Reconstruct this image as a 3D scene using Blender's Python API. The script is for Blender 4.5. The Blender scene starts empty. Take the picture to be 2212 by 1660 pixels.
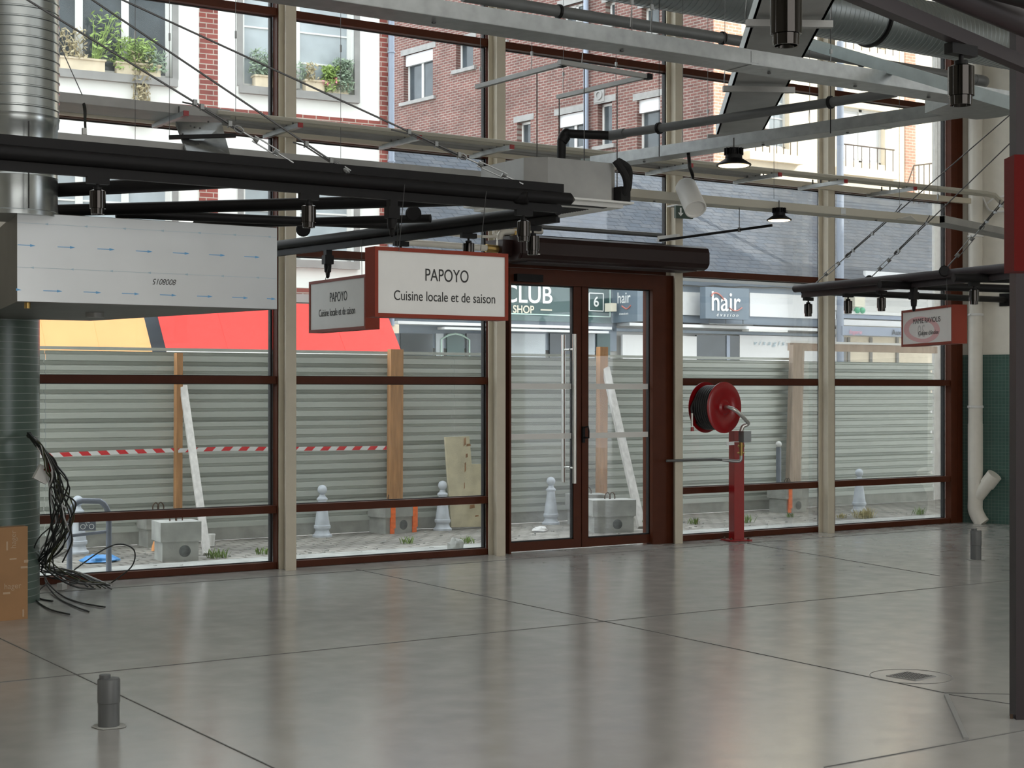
import bpy, math, random
from mathutils import Vector, Matrix, noise
random.seed(7)
# ------------------------------------------------------------------ camera
CX, HZ, F, D, EH = 1106, 846, 3400.0, 12.65, 1.55
TH = math.radians(33.57); ct, st = math.cos(TH), math.sin(TH)
sc = bpy.context.scene; C = sc.collection
cam = bpy.data.objects.new('camera', bpy.data.cameras.new('camera')); C.objects.link(cam)
cam.location = (0, -D, EH); cam.rotation_euler = (math.pi/2, 0, -TH)
cam.data.sensor_width = 36; cam.data.lens = 36*F/2212; cam.data.shift_y = (HZ-830)/2212
cam.data.clip_end = 300; sc.camera = cam
sc.view_settings.view_transform = 'Standard'; sc.view_settings.look = 'None'
sc.view_settings.gamma = 1; sc.view_settings.use_curve_mapping = False
sc.view_settings.exposure = 0.0
# ------------------------------------------------------------------ light
w = bpy.data.worlds.new('sky'); sc.world = w; w.use_nodes = True
bg = w.node_tree.nodes['Background']; bg.inputs[0].default_value = (0.90, 0.945, 1.0, 1); bg.inputs[1].default_value = 3.6
sl = bpy.data.lights.new('sun', 'SUN'); sl.energy = 6.0; sl.angle = math.radians(0.6); sl.color = (1, .93, .82)
so = bpy.data.objects.new('sun', sl); C.objects.link(so); so.location = (30, -20, 40)
so.rotation_euler = Vector((0.55, -0.65, 0.52)).to_track_quat('Z', 'Y').to_euler()
def area(name, loc, tgt, sx, sy, e, col):
    l = bpy.data.lights.new(name, 'AREA'); l.shape = 'RECTANGLE'; l.size = sx; l.size_y = sy; l.energy = e; l.color = col
    o = bpy.data.objects.new(name, l); C.objects.link(o); o.location = loc
    o.rotation_euler = (Vector(loc)-Vector(tgt)).to_track_quat('Z', 'Y').to_euler(); return o
area('rear_fill_light', (2, -21, 3.4), (4, -3, 2.6), 12, 5.5, 520, (1, .98, .95))  # added area lamp for the light from behind; the rear wall has no glazing
area('overhead_fill_light', (5, -9, 6.35), (5.2, -8.4, 0), 14, 8, 260, (.96, .98, 1))  # added area lamp under the plain ceiling, brightens the hall from above
# ------------------------------------------------------------------ pixel rays -> world points on real planes
def ray(px, py):
    a = (px-CX)/F
    return Vector((a*ct+st, -a*st+ct, (HZ-py)/F))
CAM = Vector((0, -D, EH))
def atd(px, py, d): return CAM + ray(px, py)*d
def atY(px, py, Y):
    r = ray(px, py); return CAM + r*((Y+D)/r.y)
def atZ(px, py, Z):
    r = ray(px, py); return CAM + r*((Z-EH)/r.z)
def uY(px, Y): return atY(px, 500, Y).x
# ------------------------------------------------------------------ materials
def mat(name, col, rough=.6, metal=0, var=0.0, scale=8, bump=0, bscale=60, spec=None, emit=0, stretch=(1,1,1), coat=0, bdist=.01):
    m = bpy.data.materials.new(name); m.use_nodes = True; nt = m.node_tree; n = nt.nodes; b = n['Principled BSDF']
    b.inputs['Base Color'].default_value = (*col, 1); b.inputs['Roughness'].default_value = rough; b.inputs['Metallic'].default_value = metal
    if spec is not None: b.inputs['Specular IOR Level'].default_value = spec
    if coat: b.inputs['Coat Weight'].default_value = coat
    if emit:
        b.inputs['Emission Color'].default_value = (*col, 1); b.inputs['Emission Strength'].default_value = emit
    tc = n.new('ShaderNodeTexCoord'); mp = n.new('ShaderNodeMapping'); mp.inputs['Scale'].default_value = stretch
    nt.links.new(tc.outputs['Object'], mp.inputs[0])
    if var:
        t = n.new('ShaderNodeTexNoise'); t.inputs['Scale'].default_value = scale; t.inputs['Detail'].default_value = 5
        nt.links.new(mp.outputs[0], t.inputs['Vector'])
        r = n.new('ShaderNodeMapRange'); r.inputs[1].default_value = .3; r.inputs[2].default_value = .7
        r.inputs[3].default_value = 1-var; r.inputs[4].default_value = 1+var; nt.links.new(t.outputs[0], r.inputs[0])
        h = n.new('ShaderNodeHueSaturation'); h.inputs['Color'].default_value = (*col, 1)
        nt.links.new(r.outputs[0], h.inputs['Value']); nt.links.new(h.outputs[0], b.inputs['Base Color'])
    if bump:
        t2 = n.new('ShaderNodeTexNoise'); t2.inputs['Scale'].default_value = bscale; t2.inputs['Detail'].default_value = 4
        nt.links.new(mp.outputs[0], t2.inputs['Vector'])
        bp = n.new('ShaderNodeBump'); bp.inputs['Strength'].default_value = bump; bp.inputs['Distance'].default_value = bdist
        nt.links.new(t2.outputs[0], bp.inputs['Height']); nt.links.new(bp.outputs[0], b.inputs['Normal'])
    return m
def brickmat(name, c1, c2, mortar, bw, bh, ms=.012, axes='XZ', rough=.9, bias=0, offset=.5, noisy=.25, bump=.4, sat=1):
    m = bpy.data.materials.new(name); m.use_nodes = True; nt = m.node_tree; n = nt.nodes; b = n['Principled BSDF']
    b.inputs['Roughness'].default_value = rough
    tc = n.new('ShaderNodeTexCoord'); sp = n.new('ShaderNodeSeparateXYZ'); cb = n.new('ShaderNodeCombineXYZ')
    nt.links.new(tc.outputs['Object'], sp.inputs[0])
    nt.links.new(sp.outputs[axes[0]], cb.inputs[0]); nt.links.new(sp.outputs[axes[1]], cb.inputs[1])
    t = n.new('ShaderNodeTexBrick'); t.offset = offset; t.inputs['Scale'].default_value = 1
    t.inputs['Color1'].default_value = (*c1, 1); t.inputs['Color2'].default_value = (*c2, 1); t.inputs['Mortar'].default_value = (*mortar, 1)
    t.inputs['Brick Width'].default_value = bw; t.inputs['Row Height'].default_value = bh; t.inputs['Mortar Size'].default_value = ms
    t.inputs['Mortar Smooth'].default_value = .1; t.inputs['Bias'].default_value = bias
    nt.links.new(cb.outputs[0], t.inputs['Vector'])
    ns = n.new('ShaderNodeTexNoise'); ns.inputs['Scale'].default_value = 1.5; ns.inputs['Detail'].default_value = 6
    nt.links.new(tc.outputs['Object'], ns.inputs['Vector'])
    r = n.new('ShaderNodeMapRange'); r.inputs[1].default_value = .3; r.inputs[2].default_value = .7; r.inputs[3].default_value = 1-noisy; r.inputs[4].default_value = 1+noisy
    nt.links.new(ns.outputs[0], r.inputs[0])
    h = n.new('ShaderNodeHueSaturation'); h.inputs['Saturation'].default_value = sat
    nt.links.new(t.outputs['Color'], h.inputs['Color']); nt.links.new(r.outputs[0], h.inputs['Value'])
    nt.links.new(h.outputs[0], b.inputs['Base Color'])
    bp = n.new('ShaderNodeBump'); bp.inputs['Strength'].default_value = bump; bp.inputs['Distance'].default_value = .01; bp.invert = True
    nt.links.new(t.outputs['Fac'], bp.inputs['Height']); nt.links.new(bp.outputs[0], b.inputs['Normal'])
    return m
def glassmat(name, tint, ior=1.5, gain=1.0, haze=0.0):
    m = bpy.data.materials.new(name); m.use_nodes = True; nt = m.node_tree; n = nt.nodes
    for x in list(n): n.remove(x)
    o = n.new('ShaderNodeOutputMaterial'); tr = n.new('ShaderNodeBsdfTransparent'); tr.inputs[0].default_value = (*tint, 1)
    gl = n.new('ShaderNodeBsdfGlossy'); gl.inputs['Roughness'].default_value = .02
    fr = n.new('ShaderNodeFresnel'); fr.inputs[0].default_value = ior
    mu = n.new('ShaderNodeMath'); mu.operation = 'MULTIPLY'; mu.inputs[1].default_value = gain
    mx = n.new('ShaderNodeMixShader'); nt.links.new(fr.outputs[0], mu.inputs[0]); nt.links.new(mu.outputs[0], mx.inputs[0])
    nt.links.new(tr.outputs[0], mx.inputs[1]); nt.links.new(gl.outputs[0], mx.inputs[2])
    last = mx
    if haze:
        df = n.new('ShaderNodeBsdfDiffuse'); df.inputs[0].default_value = (.8, .8, .8, 1)
        m2 = n.new('ShaderNodeMixShader'); m2.inputs[0].default_value = haze
        nt.links.new(mx.outputs[0], m2.inputs[1]); nt.links.new(df.outputs[0], m2.inputs[2]); last = m2
    nt.links.new(last.outputs[0], o.inputs[0]); return m
M = {}
M['cream'] = mat('cream_paint', (.62, .565, .455), .45, var=.04, bump=.05)
M['brown'] = mat('red_brown_paint', (.080, .021, .009), .45, var=.08, spec=.2)
M['gasket'] = mat('black_rubber', (.012, .012, .013), .6)
M['glass'] = glassmat('window_glass', (.95, .965, .96), 1.45, .45, .012)
M['darkglass'] = mat('dark_glass', (.06, .075, .085), .08, var=.3, scale=2)
M['paleglass'] = mat('curtained_glass', (.42, .47, .50), .15, var=.25, scale=1.2)
M['galv'] = mat('galvanised_steel', (.37, .385, .385), .36, .85, var=.12, scale=14, bump=.03, bscale=40)
M['galv2'] = mat('dull_galvanised', (.33, .33, .32), .5, .5, var=.08, scale=6)
M['duct'] = mat('polished_duct', (.46, .49, .49), .24, .95, var=.10, scale=3, stretch=(1,1,.3))
M['galvlight'] = mat('bright_galvanised', (.54, .62, .64), .4, .6, var=.08, scale=12)
M['ductside'] = mat('dark_spiral_duct', (.30, .33, .34), .35, .85, var=.10, scale=3)
M['black'] = mat('black_steel', (.006, .0055, .006), .5, var=.1, spec=.22)
M['chrome'] = mat('black_chrome', (.045, .042, .04), .08, 1.0)
M['plum'] = mat('plum_grey_paint', (.038, .030, .033), .5, spec=.25)
M['pvc'] = mat('grey_pvc', (.11, .115, .115), .42, var=.06)
M['pvcdark'] = mat('dark_pvc', (.05, .05, .052), .4)
M['whitepvc'] = mat('cream_pvc', (.70, .67, .60), .4, var=.04)
M['foam'] = mat('black_foam', (.012, .012, .012), .9, bump=.3)
M['signred'] = mat('terracotta_frame', (.24, .040, .022), .5, spec=.2)
M['signface'] = mat('sign_face', (.74, .74, .72), .5, var=.02)
M['ink'] = mat('black_lettering', (.02, .02, .02), .6)
M['film'] = mat('protective_film', (.66, .69, .71), .33, .25, var=.05, scale=2)
M['bluearrow'] = mat('blue_print', (.16, .42, .72), .6)
M['palearrow'] = mat('pale_blue_print', (.42, .56, .64), .6)
M['red'] = mat('fire_red', (.30, .003, .007), .28, coat=.3)
M['reddark'] = mat('deep_red', (.12, .003, .002), .55, spec=.12)
M['rubber'] = mat('hose_rubber', (.02, .021, .022), .45)
M['steel'] = mat('brushed_steel', (.62, .62, .60), .28, .9)
M['brass'] = mat('brass', (.36, .24, .08), .35, .8)
M['white'] = mat('white_paint', (.78, .78, .76), .5)
M['plenumsteel'] = mat('shade_darkened_steel', (.13, .125, .115), .5, .4, var=.1, scale=4)  # shade of the plenum's side and underside is put into this darker steel
M['traycream'] = mat('cream_tray_paint', (.46, .44, .37), .5)
M['whiteplastic'] = mat('white_plastic', (.72, .72, .70), .45)
M['wall'] = mat('wall_plaster', (.78, .75, .67), .85, var=.04, bump=.08)
M['card'] = mat('cardboard', (.36, .20, .095), .85, var=.08, scale=5)
M['cardprint'] = mat('cardboard_print', (.50, .36, .24), .85)
M['tape'] = mat('clear_tape', (.36, .22, .12), .25)
M['cable'] = mat('black_cable', (.016, .018, .016), .5)
M['cablegreen'] = mat('olive_cable', (.05, .055, .02), .5)
M['cablewhite'] = mat('white_cable', (.55, .55, .55), .5)
M['wire'] = mat('steel_wire', (.10, .10, .10), .45, .6)
M['ferrule'] = mat('zinc_fitting', (.30, .31, .31), .35, .8)
M['post'] = mat('timber_orange', (.46, .235, .10), .8, var=.25, scale=6, stretch=(4,4,.5), bump=.1)
M['postgrey'] = mat('timber_weathered', (.44, .34, .27), .85, var=.2, scale=6, stretch=(4,4,.5), bump=.1)
M['limewood'] = mat('timber_whitewashed', (.62, .60, .57), .85, var=.15, scale=6, stretch=(4,4,.6))
M['concrete'] = mat('raw_concrete', (.38, .385, .36), .9, var=.2, scale=5, bump=.3, bscale=40)
M['concmark'] = mat('dark_concrete_mark', (.13, .14, .14), .9, var=.3, scale=20)
M['orange'] = mat('orange_spray', (1.0, .19, .03), .7, var=.15, scale=30)
M['rust'] = mat('rusty_bar', (.09, .055, .035), .8)
M['bollard'] = mat('bollard_paint', (.62, .67, .74), .6, var=.15, scale=9, bump=.15)
M['rack'] = mat('slate_paint', (.15, .17, .21), .4, var=.2)
M['osb'] = mat('insulation_board', (.66, .60, .42), .9, var=.18, scale=6, bump=.2)
M['osbstain'] = mat('brown_stain', (.36, .2, .1), .9, var=.4, scale=10)
M['bluebag'] = mat('blue_bag', (.08, .32, .72), .35, bump=.6, bscale=20)
M['whitebag'] = mat('white_bag', (.72, .76, .76), .5, bump=.6, bscale=20)
M['weed'] = mat('weed_green', (.16, .24, .06), .8)
M['weeddry'] = mat('dry_grass', (.42, .36, .16), .9)
M['redawn'] = mat('red_canvas', (.80, .060, .050), .85, var=.05)
M['orawn'] = mat('orange_canvas', (.92, .42, .17), .85, var=.08, scale=1)
M['render'] = mat('white_render', (.86, .86, .83), .9, var=.03, scale=2)
M['stucco'] = mat('pale_stucco', (.62, .61, .59), .9, var=.1, scale=10, bump=.4)
M['stone'] = mat('grey_stone', (.30, .295, .285), .85, var=.12, scale=6)
M['creamstone'] = mat('cream_stone', (.88, .78, .62), .85, var=.06)
M['bluegrey'] = mat('blue_grey_paint', (.25, .30, .36), .6)
M['bluegrey2'] = mat('blue_grey_panel', (.17, .22, .27), .5)
M['gutter'] = mat('zinc_gutter', (.30, .345, .43), .5, .2)
M['shopgreen'] = mat('green_fascia', (.055, .11, .11), .35)
M['lime'] = mat('mint_line', (.62, .82, .74), .6)
M['creamtext'] = mat('cream_letters', (.85, .80, .66), .6)
M['whitetext'] = mat('white_letters', (.9, .92, .92), .5)
M['swoosh'] = mat('salmon_swoosh', (.62, .22, .18), .6)
M['shutter'] = mat('white_shutter', (.80, .81, .82), .5)
M['pink'] = mat('pink_script', (.85, .35, .45), .6)
M['plant'] = mat('leaf_green', (.30, .42, .12), .8, var=.3)
M['plantdry'] = mat('leaf_dry', (.42, .36, .22), .9, var=.3)
M['plantsage'] = mat('leaf_sage', (.28, .36, .26), .9, var=.2)
M['flower'] = mat('pink_petals', (.9, .3, .4), .7)
M['trough'] = mat('cream_trough', (.72, .62, .46), .8, var=.1)
M['curtainroom'] = mat('pale_wall_beyond', (.75, .75, .74), .9)
M['exitgreen'] = mat('exit_sign_green', (.02, .05, .035), .4)
M['led'] = mat('lamp_lens', (1, .78, .45), .5, emit=6)
M['drain'] = mat('drain_metal', (.32, .32, .31), .45, .5)
M['groove'] = mat('joint_filler', (.15, .15, .145), .85)
M['aircurtain'] = mat('dark_maroon_shell', (.020, .008, .007), .4, spec=.25)
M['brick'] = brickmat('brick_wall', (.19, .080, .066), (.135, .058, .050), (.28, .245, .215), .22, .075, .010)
M['brickred'] = brickmat('brick_red_trim', (.28, .070, .055), (.21, .055, .045), (.42, .35, .30), .24, .085, .009)
M['bricksun'] = brickmat('brick_sunlit', (.62, .30, .20), (.55, .26, .18), (.62, .55, .45), .22, .075, .010)  # sunlit copy of the brick: sunlight put into the colour
M['slate'] = brickmat('slate_roof', (.082, .095, .115), (.10, .108, .122), (.035, .04, .05), .30, .16, .008, axes='XZ', rough=1.0, noisy=.15)
M['slate'].node_tree.nodes['Principled BSDF'].inputs['Specular IOR Level'].default_value = .15
M['tile'] = brickmat('green_mosaic', (.045, .10, .085), (.05, .115, .095), (.13, .18, .16), .04, .04, .002, rough=.28, offset=0, noisy=.12)
M['tilecol'] = brickmat('green_mosaic_column', (.09, .13, .11), (.095, .14, .115), (.30, .34, .32), .60, .053, .0022, rough=.28, offset=0, noisy=.10)
M['cobble'] = brickmat('street_setts', (.33, .315, .28), (.26, .25, .225), (.15, .14, .12), .20, .13, .014, axes='XY', rough=.95, noisy=.35, bump=.8)
# floor: polished concrete
def floormat():
    m = bpy.data.materials.new('polished_concrete'); m.use_nodes = True; nt = m.node_tree; n = nt.nodes; b = n['Principled BSDF']
    tc = n.new('ShaderNodeTexCoord')
    a = n.new('ShaderNodeTexNoise'); a.inputs['Scale'].default_value = .9; a.inputs['Detail'].default_value = 7; a.inputs['Distortion'].default_value = .6
    c = n.new('ShaderNodeTexNoise'); c.inputs['Scale'].default_value = 5; c.inputs['Detail'].default_value = 8
    for t in (a, c): nt.links.new(tc.outputs['Object'], t.inputs['Vector'])
    mx = n.new('ShaderNodeMath'); mx.operation = 'ADD'; nt.links.new(a.outputs[0], mx.inputs[0])
    ml = n.new('ShaderNodeMath'); ml.operation = 'MULTIPLY'; ml.inputs[1].default_value = .5; nt.links.new(c.outputs[0], ml.inputs[0]); nt.links.new(ml.outputs[0], mx.inputs[1])
    cr = n.new('ShaderNodeValToRGB'); cr.color_ramp.elements[0].position = .45; cr.color_ramp.elements[0].color = (.35, .345, .33, 1)
    cr.color_ramp.elements[1].position = 1.0; cr.color_ramp.elements[1].color = (.43, .42, .395, 1)
    nt.links.new(mx.outputs[0], cr.inputs[0]); nt.links.new(cr.outputs[0], b.inputs['Base Color'])
    r = n.new('ShaderNodeMapRange'); r.inputs[1].default_value = .35; r.inputs[2].default_value = .65; r.inputs[3].default_value = .15; r.inputs[4].default_value = .22
    nt.links.new(c.outputs[0], r.inputs[0]); nt.links.new(r.outputs[0], b.inputs['Roughness'])
    b.inputs['Specular IOR Level'].default_value = 1.0
    bp = n.new('ShaderNodeBump'); bp.inputs['Strength'].default_value = .04; bp.inputs['Distance'].default_value = .004
    nt.links.new(a.outputs[0], bp.inputs['Height']); nt.links.new(bp.outputs[0], b.inputs['Normal'])
    return m
M['floor'] = floormat()
def stripemat(name, c1, c2, k, ax):
    m = bpy.data.materials.new(name); m.use_nodes = True; nt = m.node_tree; n = nt.nodes; b = n['Principled BSDF']; b.inputs['Roughness'].default_value = .5
    tc = n.new('ShaderNodeTexCoord'); dp = n.new('ShaderNodeVectorMath'); dp.operation = 'DOT_PRODUCT'; dp.inputs[1].default_value = ax
    nt.links.new(tc.outputs['Object'], dp.inputs[0])
    f = n.new('ShaderNodeMath'); f.operation = 'MULTIPLY'; f.inputs[1].default_value = k; nt.links.new(dp.outputs['Value'], f.inputs[0])
    g = n.new('ShaderNodeMath'); g.operation = 'FRACT'; nt.links.new(f.outputs[0], g.inputs[0])
    h = n.new('ShaderNodeMath'); h.operation = 'GREATER_THAN'; h.inputs[1].default_value = .5; nt.links.new(g.outputs[0], h.inputs[0])
    mx = n.new('ShaderNodeMix'); mx.data_type = 'RGBA'; nt.links.new(h.outputs[0], mx.inputs[0])
    mx.inputs[6].default_value = (*c1, 1); mx.inputs[7].default_value = (*c2, 1); nt.links.new(mx.outputs[2], b.inputs['Base Color'])
    return m
M['barrier'] = stripemat('red_white_stripes', (.70, .02, .03), (.78, .78, .78), 5.2, (1, 0, 1))
M['barrier2'] = stripemat('red_white_stripes_b', (.70, .02, .03), (.78, .78, .78), 5.2, (1, 0, -1))
M['fence'] = mat('pale_green_sheet', (.50, .53, .49), .5, .1, var=.06, scale=3, stretch=(.3, 1, 3))
# ------------------------------------------------------------------ mesh builder
XF = {}                                     # object -> world matrix of its frame
class MB:
    def __init__(s): s.v = []; s.f = []
    def add(s, vs, fs):
        k = len(s.v); s.v += [Vector(v) for v in vs]; s.f += [[i+k for i in f] for f in fs]; return s
    def box(s, c, d, R=None):
        x, y, z = d[0]/2, d[1]/2, d[2]/2; c = Vector(c)
        vs = [Vector((a*x, b*y, e*z)) for a in (-1, 1) for b in (-1, 1) for e in (-1, 1)]
        if R is not None: vs = [R @ v for v in vs]
        return s.add([v+c for v in vs], [(0,1,3,2),(4,6,7,5),(0,4,5,1),(2,3,7,6),(0,2,6,4),(1,5,7,3)])
    def bb(s, x0, x1, y0, y1, z0, z1): return s.box(((x0+x1)/2, (y0+y1)/2, (z0+z1)/2), (abs(x1-x0), abs(y1-y0), abs(z1-z0)))
    def beam(s, p, q, w, h, up=(0,0,1)):
        p = Vector(p); q = Vector(q); d = (q-p); L = d.length; d.normalize(); up = Vector(up)
        if abs(d.dot(up)) > .98: up = Vector((0, 1, 0))
        sd = d.cross(up).normalized(); u2 = sd.cross(d).normalized()
        R = Matrix((sd, d, u2)).transposed()
        return s.box((p+q)/2, (w, L, h), R)
    def tube(s, pts, r, n=10, cap=True):
        pts = [Vector(p) for p in pts]; m = len(pts); rs = r if isinstance(r, (list, tuple)) else [r]*m
        T = []
        for i in range(m):
            a = pts[max(i-1, 0)]; b = pts[min(i+1, m-1)]; T.append((b-a).normalized() if (b-a).length > 1e-9 else Vector((0,0,1)))
        ref = Vector((0, 0, 1)) if abs(T[0].z) < .9 else Vector((1, 0, 0)); N = (ref - T[0]*ref.dot(T[0])).normalized(); vs = []
        for i in range(m):
            N = (N - T[i]*N.dot(T[i])); N = N.normalized() if N.length > 1e-6 else T[i].orthogonal().normalized()
            B = T[i].cross(N)
            vs += [pts[i] + (N*math.cos(2*math.pi*j/n) + B*math.sin(2*math.pi*j/n))*rs[i] for j in range(n)]
        fs = [(i*n+j, i*n+(j+1) % n, (i+1)*n+(j+1) % n, (i+1)*n+j) for i in range(m-1) for j in range(n)]
        if cap: fs += [tuple(range(n-1, -1, -1)), tuple((m-1)*n+j for j in range(n))]
        return s.add(vs, fs)
    def lathe(s, prof, n=24, o=(0,0,0), ax=(0,0,1)):
        ax = Vector(ax).normalized(); return s.tube2([Vector(o)+ax*z for r, z in prof], [max(r, 1e-4) for r, z in prof], ax, n)
    def tube2(s, pts, rs, ax, n):
        N = ax.orthogonal().normalized(); B = ax.cross(N); m = len(pts); vs = []
        for p, r in zip(pts, rs): vs += [p + (N*math.cos(2*math.pi*j/n)+B*math.sin(2*math.pi*j/n))*r for j in range(n)]
        fs = [(i*n+j, i*n+(j+1) % n, (i+1)*n+(j+1) % n, (i+1)*n+j) for i in range(m-1) for j in range(n)]
        fs += [tuple(range(n-1, -1, -1)), tuple((m-1)*n+j for j in range(n))]
        return s.add(vs, fs)
    def prism(s, poly, vec):
        poly = [Vector(p) for p in poly]; vec = Vector(vec); n = len(poly)
        return s.add(poly+[p+vec for p in poly], [tuple(range(n-1, -1, -1)), tuple(range(n, 2*n))]+[(i, (i+1) % n, n+(i+1) % n, n+i) for i in range(n)])
    def sphere(s, c, r, n=12, sz=1):
        pr = [(r*math.sin(math.pi*i/n), -r*sz*math.cos(math.pi*i/n)) for i in range(n+1)]
        return s.lathe(pr, 2*n, c)
    def build(s, name, m, parent=None, smooth=True, **k):
        Mx = XF[parent.name] if parent else Matrix.Identity(4); inv = Mx.inverted()
        vs = [inv @ v for v in s.v] if parent else s.v
        o_loc = Vector((0, 0, 0))
        if not parent:                       # put the origin at the base of the thing
            xs = [v.x for v in vs]; ys = [v.y for v in vs]; zs = [v.z for v in vs]
            o_loc = Vector(((min(xs)+max(xs))/2, (min(ys)+max(ys))/2, min(zs))) if k.get('base', True) else o_loc
            vs = [v-o_loc for v in vs]
        me = bpy.data.meshes.new(name); me.from_pydata([tuple(v) for v in vs], [], s.f); me.validate(); me.update()
        import bmesh
        b = bmesh.new(); b.from_mesh(me); bmesh.ops.recalc_face_normals(b, faces=b.faces); b.to_mesh(me); b.free()
        if smooth:
            for p in me.polygons: p.use_smooth = True
            me.set_sharp_from_angle(angle=math.radians(35))
        me.materials.append(M[m] if isinstance(m, str) else m)
        o = bpy.data.objects.new(name, me); C.objects.link(o); o.location = o_loc
        if parent: o.parent = parent
        XF[o.name] = Mx if parent else Matrix.Translation(o_loc)
        for a in ('label', 'category', 'group', 'kind'):
            if a in k: o[a] = k[a]
        return o
def thing(name, loc, label=None, cat=None, group=None, rz=0, kind=None):
    o = bpy.data.objects.new(name, None); C.objects.link(o); o.location = loc; o.rotation_euler = (0, 0, rz); o.empty_display_size = .1
    if label: o['label'] = label
    if cat: o['category'] = cat
    if group: o['group'] = group
    if kind: o['kind'] = kind
    XF[o.name] = Matrix.Translation(Vector(loc)) @ Matrix.Rotation(rz, 4, 'Z'); return o
def put(mb, name, m, root, **k):            # build a mesh given in the root's LOCAL coordinates
    X = XF[root.name]; mb.v = [X @ v for v in mb.v]; return mb.build(name, m, root, **k)
def dup(root, loc, rz=0, label=None, group=None):
    r = root.copy(); C.objects.link(r); r.location = loc; r.rotation_euler = (0, 0, rz)
    if label: r['label'] = label
    if group: r['group'] = group
    XF[r.name] = Matrix.Translation(Vector(loc)) @ Matrix.Rotation(rz, 4, 'Z')
    for ch in list(root.children):
        c = ch.copy(); C.objects.link(c); c.parent = r
        for g in list(ch.children):
            d = g.copy(); C.objects.link(d); d.parent = c
    return r
def text(body, size, m, parent, o, xd, up=(0,0,1), sx=1.0, align='CENTER', ext=.001, name='lettering', shear=0, bold=0):
    cu = bpy.data.curves.new('t', 'FONT'); cu.body = body; cu.size = size; cu.align_x = align; cu.align_y = 'CENTER'; cu.extrude = ext; cu.shear = shear; cu.offset = bold
    t = bpy.data.objects.new('t', cu); C.objects.link(t); dg = bpy.context.evaluated_depsgraph_get()
    me = bpy.data.meshes.new_from_object(t.evaluated_get(dg)); bpy.data.objects.remove(t)
    xd = Vector(xd).normalized(); up = Vector(up).normalized(); nn = xd.cross(up)
    A = Matrix((xd*sx, up, nn)).transposed().to_4x4(); A.translation = Vector(o)
    me.transform(XF[parent.name].inverted() @ A); me.materials.clear(); me.materials.append(M[m])
    ob = bpy.data.objects.new(name, me); C.objects.link(ob); ob.parent = parent; XF[ob.name] = XF[parent.name]; return ob
def pieces(name, m_, root, fs, loc=False):
    for f in fs:
        mm = MB(); f(mm); (put(mm, name, m_, root) if loc else mm.build(name, m_, root))
X1 = Vector((1, 0, 0)); Y1 = Vector((0, 1, 0)); Z1 = Vector((0, 0, 1))
# ------------------------------------------------------------------ the hall
COR = Vector((14.74, -.02, 0))                                 # corner of facade and right wall
wd = Vector((.66*ct-.45*st, -.66*st-.45*ct, 0)).normalized()   # right wall runs this way towards the viewer
wn = Vector((-wd.y, wd.x, 0)); wn = -wn if wn.x < 0 else wn    # away from the room
WE = COR + wd*16
m = MB(); m.bb(-12, 26, -26, 0.0, -.2, 0); fl = m.build('floor', 'floor', base=False, kind='structure', label='polished grey concrete floor with saw-cut joints')
m = MB(); m.bb(-12, 26, -26, .2, 6.6, 6.8); m.build('ceiling', 'wall', base=False, kind='structure', label='high plain ceiling of the hall')
m = MB(); m.bb(-12.2, -12, -26, 0, 0, 6.6); m.build('wall_left', 'wall', base=False, kind='structure', label='unseen plain left wall of the hall, added to keep out sky light')  # out of view, added to stop sky light flooding the hall
m = MB(); m.bb(-12.2, 26, -26.2, -26, 0, 6.6); m.build('wall_back', 'wall', base=False, kind='structure', label='unseen plain rear wall of the hall, added to keep out sky light')  # out of view, closes the open back against too much sky light
ang = math.atan2(wd.y, wd.x)
wr = thing('wall_right', COR, 'cream plastered right wall above a green mosaic tile dado', None, rz=ang, kind='structure')
m = MB(); m.bb(0, 16, 0, .25, 0, 6.6); put(m, 'plaster_wall', 'wall', wr)
m = MB(); m.bb(.0, 16, -.022, -.001, 0, 1.98); put(m, 'tile_dado', 'tile', wr)
m = MB(); m.bb(-10, 3.6, -.35, 0, 0, 6.6); m.build('wall_front', 'wall', kind='structure', label='wall left of the glazed front')
m = MB(); m.bb(-14, 33, -.2, .35, 6.6, 20); m.bb(33, 60, -.2, .35, 6.6, 13.8); m.build('wall_upper', 'render', kind='structure', label='unseen upper storeys of the hall front, heights shaped to shade the street')  # out of view; stepped heights shaped to cast shade on street and slate roof
# floor joints
def strip(p, q, wd_=.006, z=.0015):
    p = Vector((p.x, p.y, z)); q = Vector((q.x, q.y, z)); MBx = MB(); MBx.beam(p, q, wd_, .003); return MBx
cy = atZ(1100, 1364, 0).y
jl = [(Vector((-2, cy, 0)), Vector((15.9, cy, 0))), (Vector((3.0, atZ(600, 1246, 0).y, 0)), Vector((14.6, atZ(600, 1246, 0).y, 0)))]
a, b_ = atZ(1117, 1303.6, 0), atZ(2041, 1498, 0); dd = (a-b_).normalized(); jl.append((a+dd*2.6, b_))
a, b_ = atZ(0, 1380, 0), atZ(590, 1660, 0); dd = (b_-a).normalized(); jl.append((a-dd*4, b_+dd*3))
jl.append((atZ(1780, 1659, 0), atZ(2212, 1579, 0)+Vector((1, 0, 0)))); jl.append((atZ(2041, 1498, 0), atZ(2330, 1504, 0))); jl.append((atZ(2041, 1500, 0), atZ(2330, 1545, 0)))
jl.append((atZ(1500, 1155, 0), atZ(2030, 1245, 0)))
for p, q in jl:
    strip(p, q).build('control_joint', 'groove', fl, smooth=False)
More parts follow.
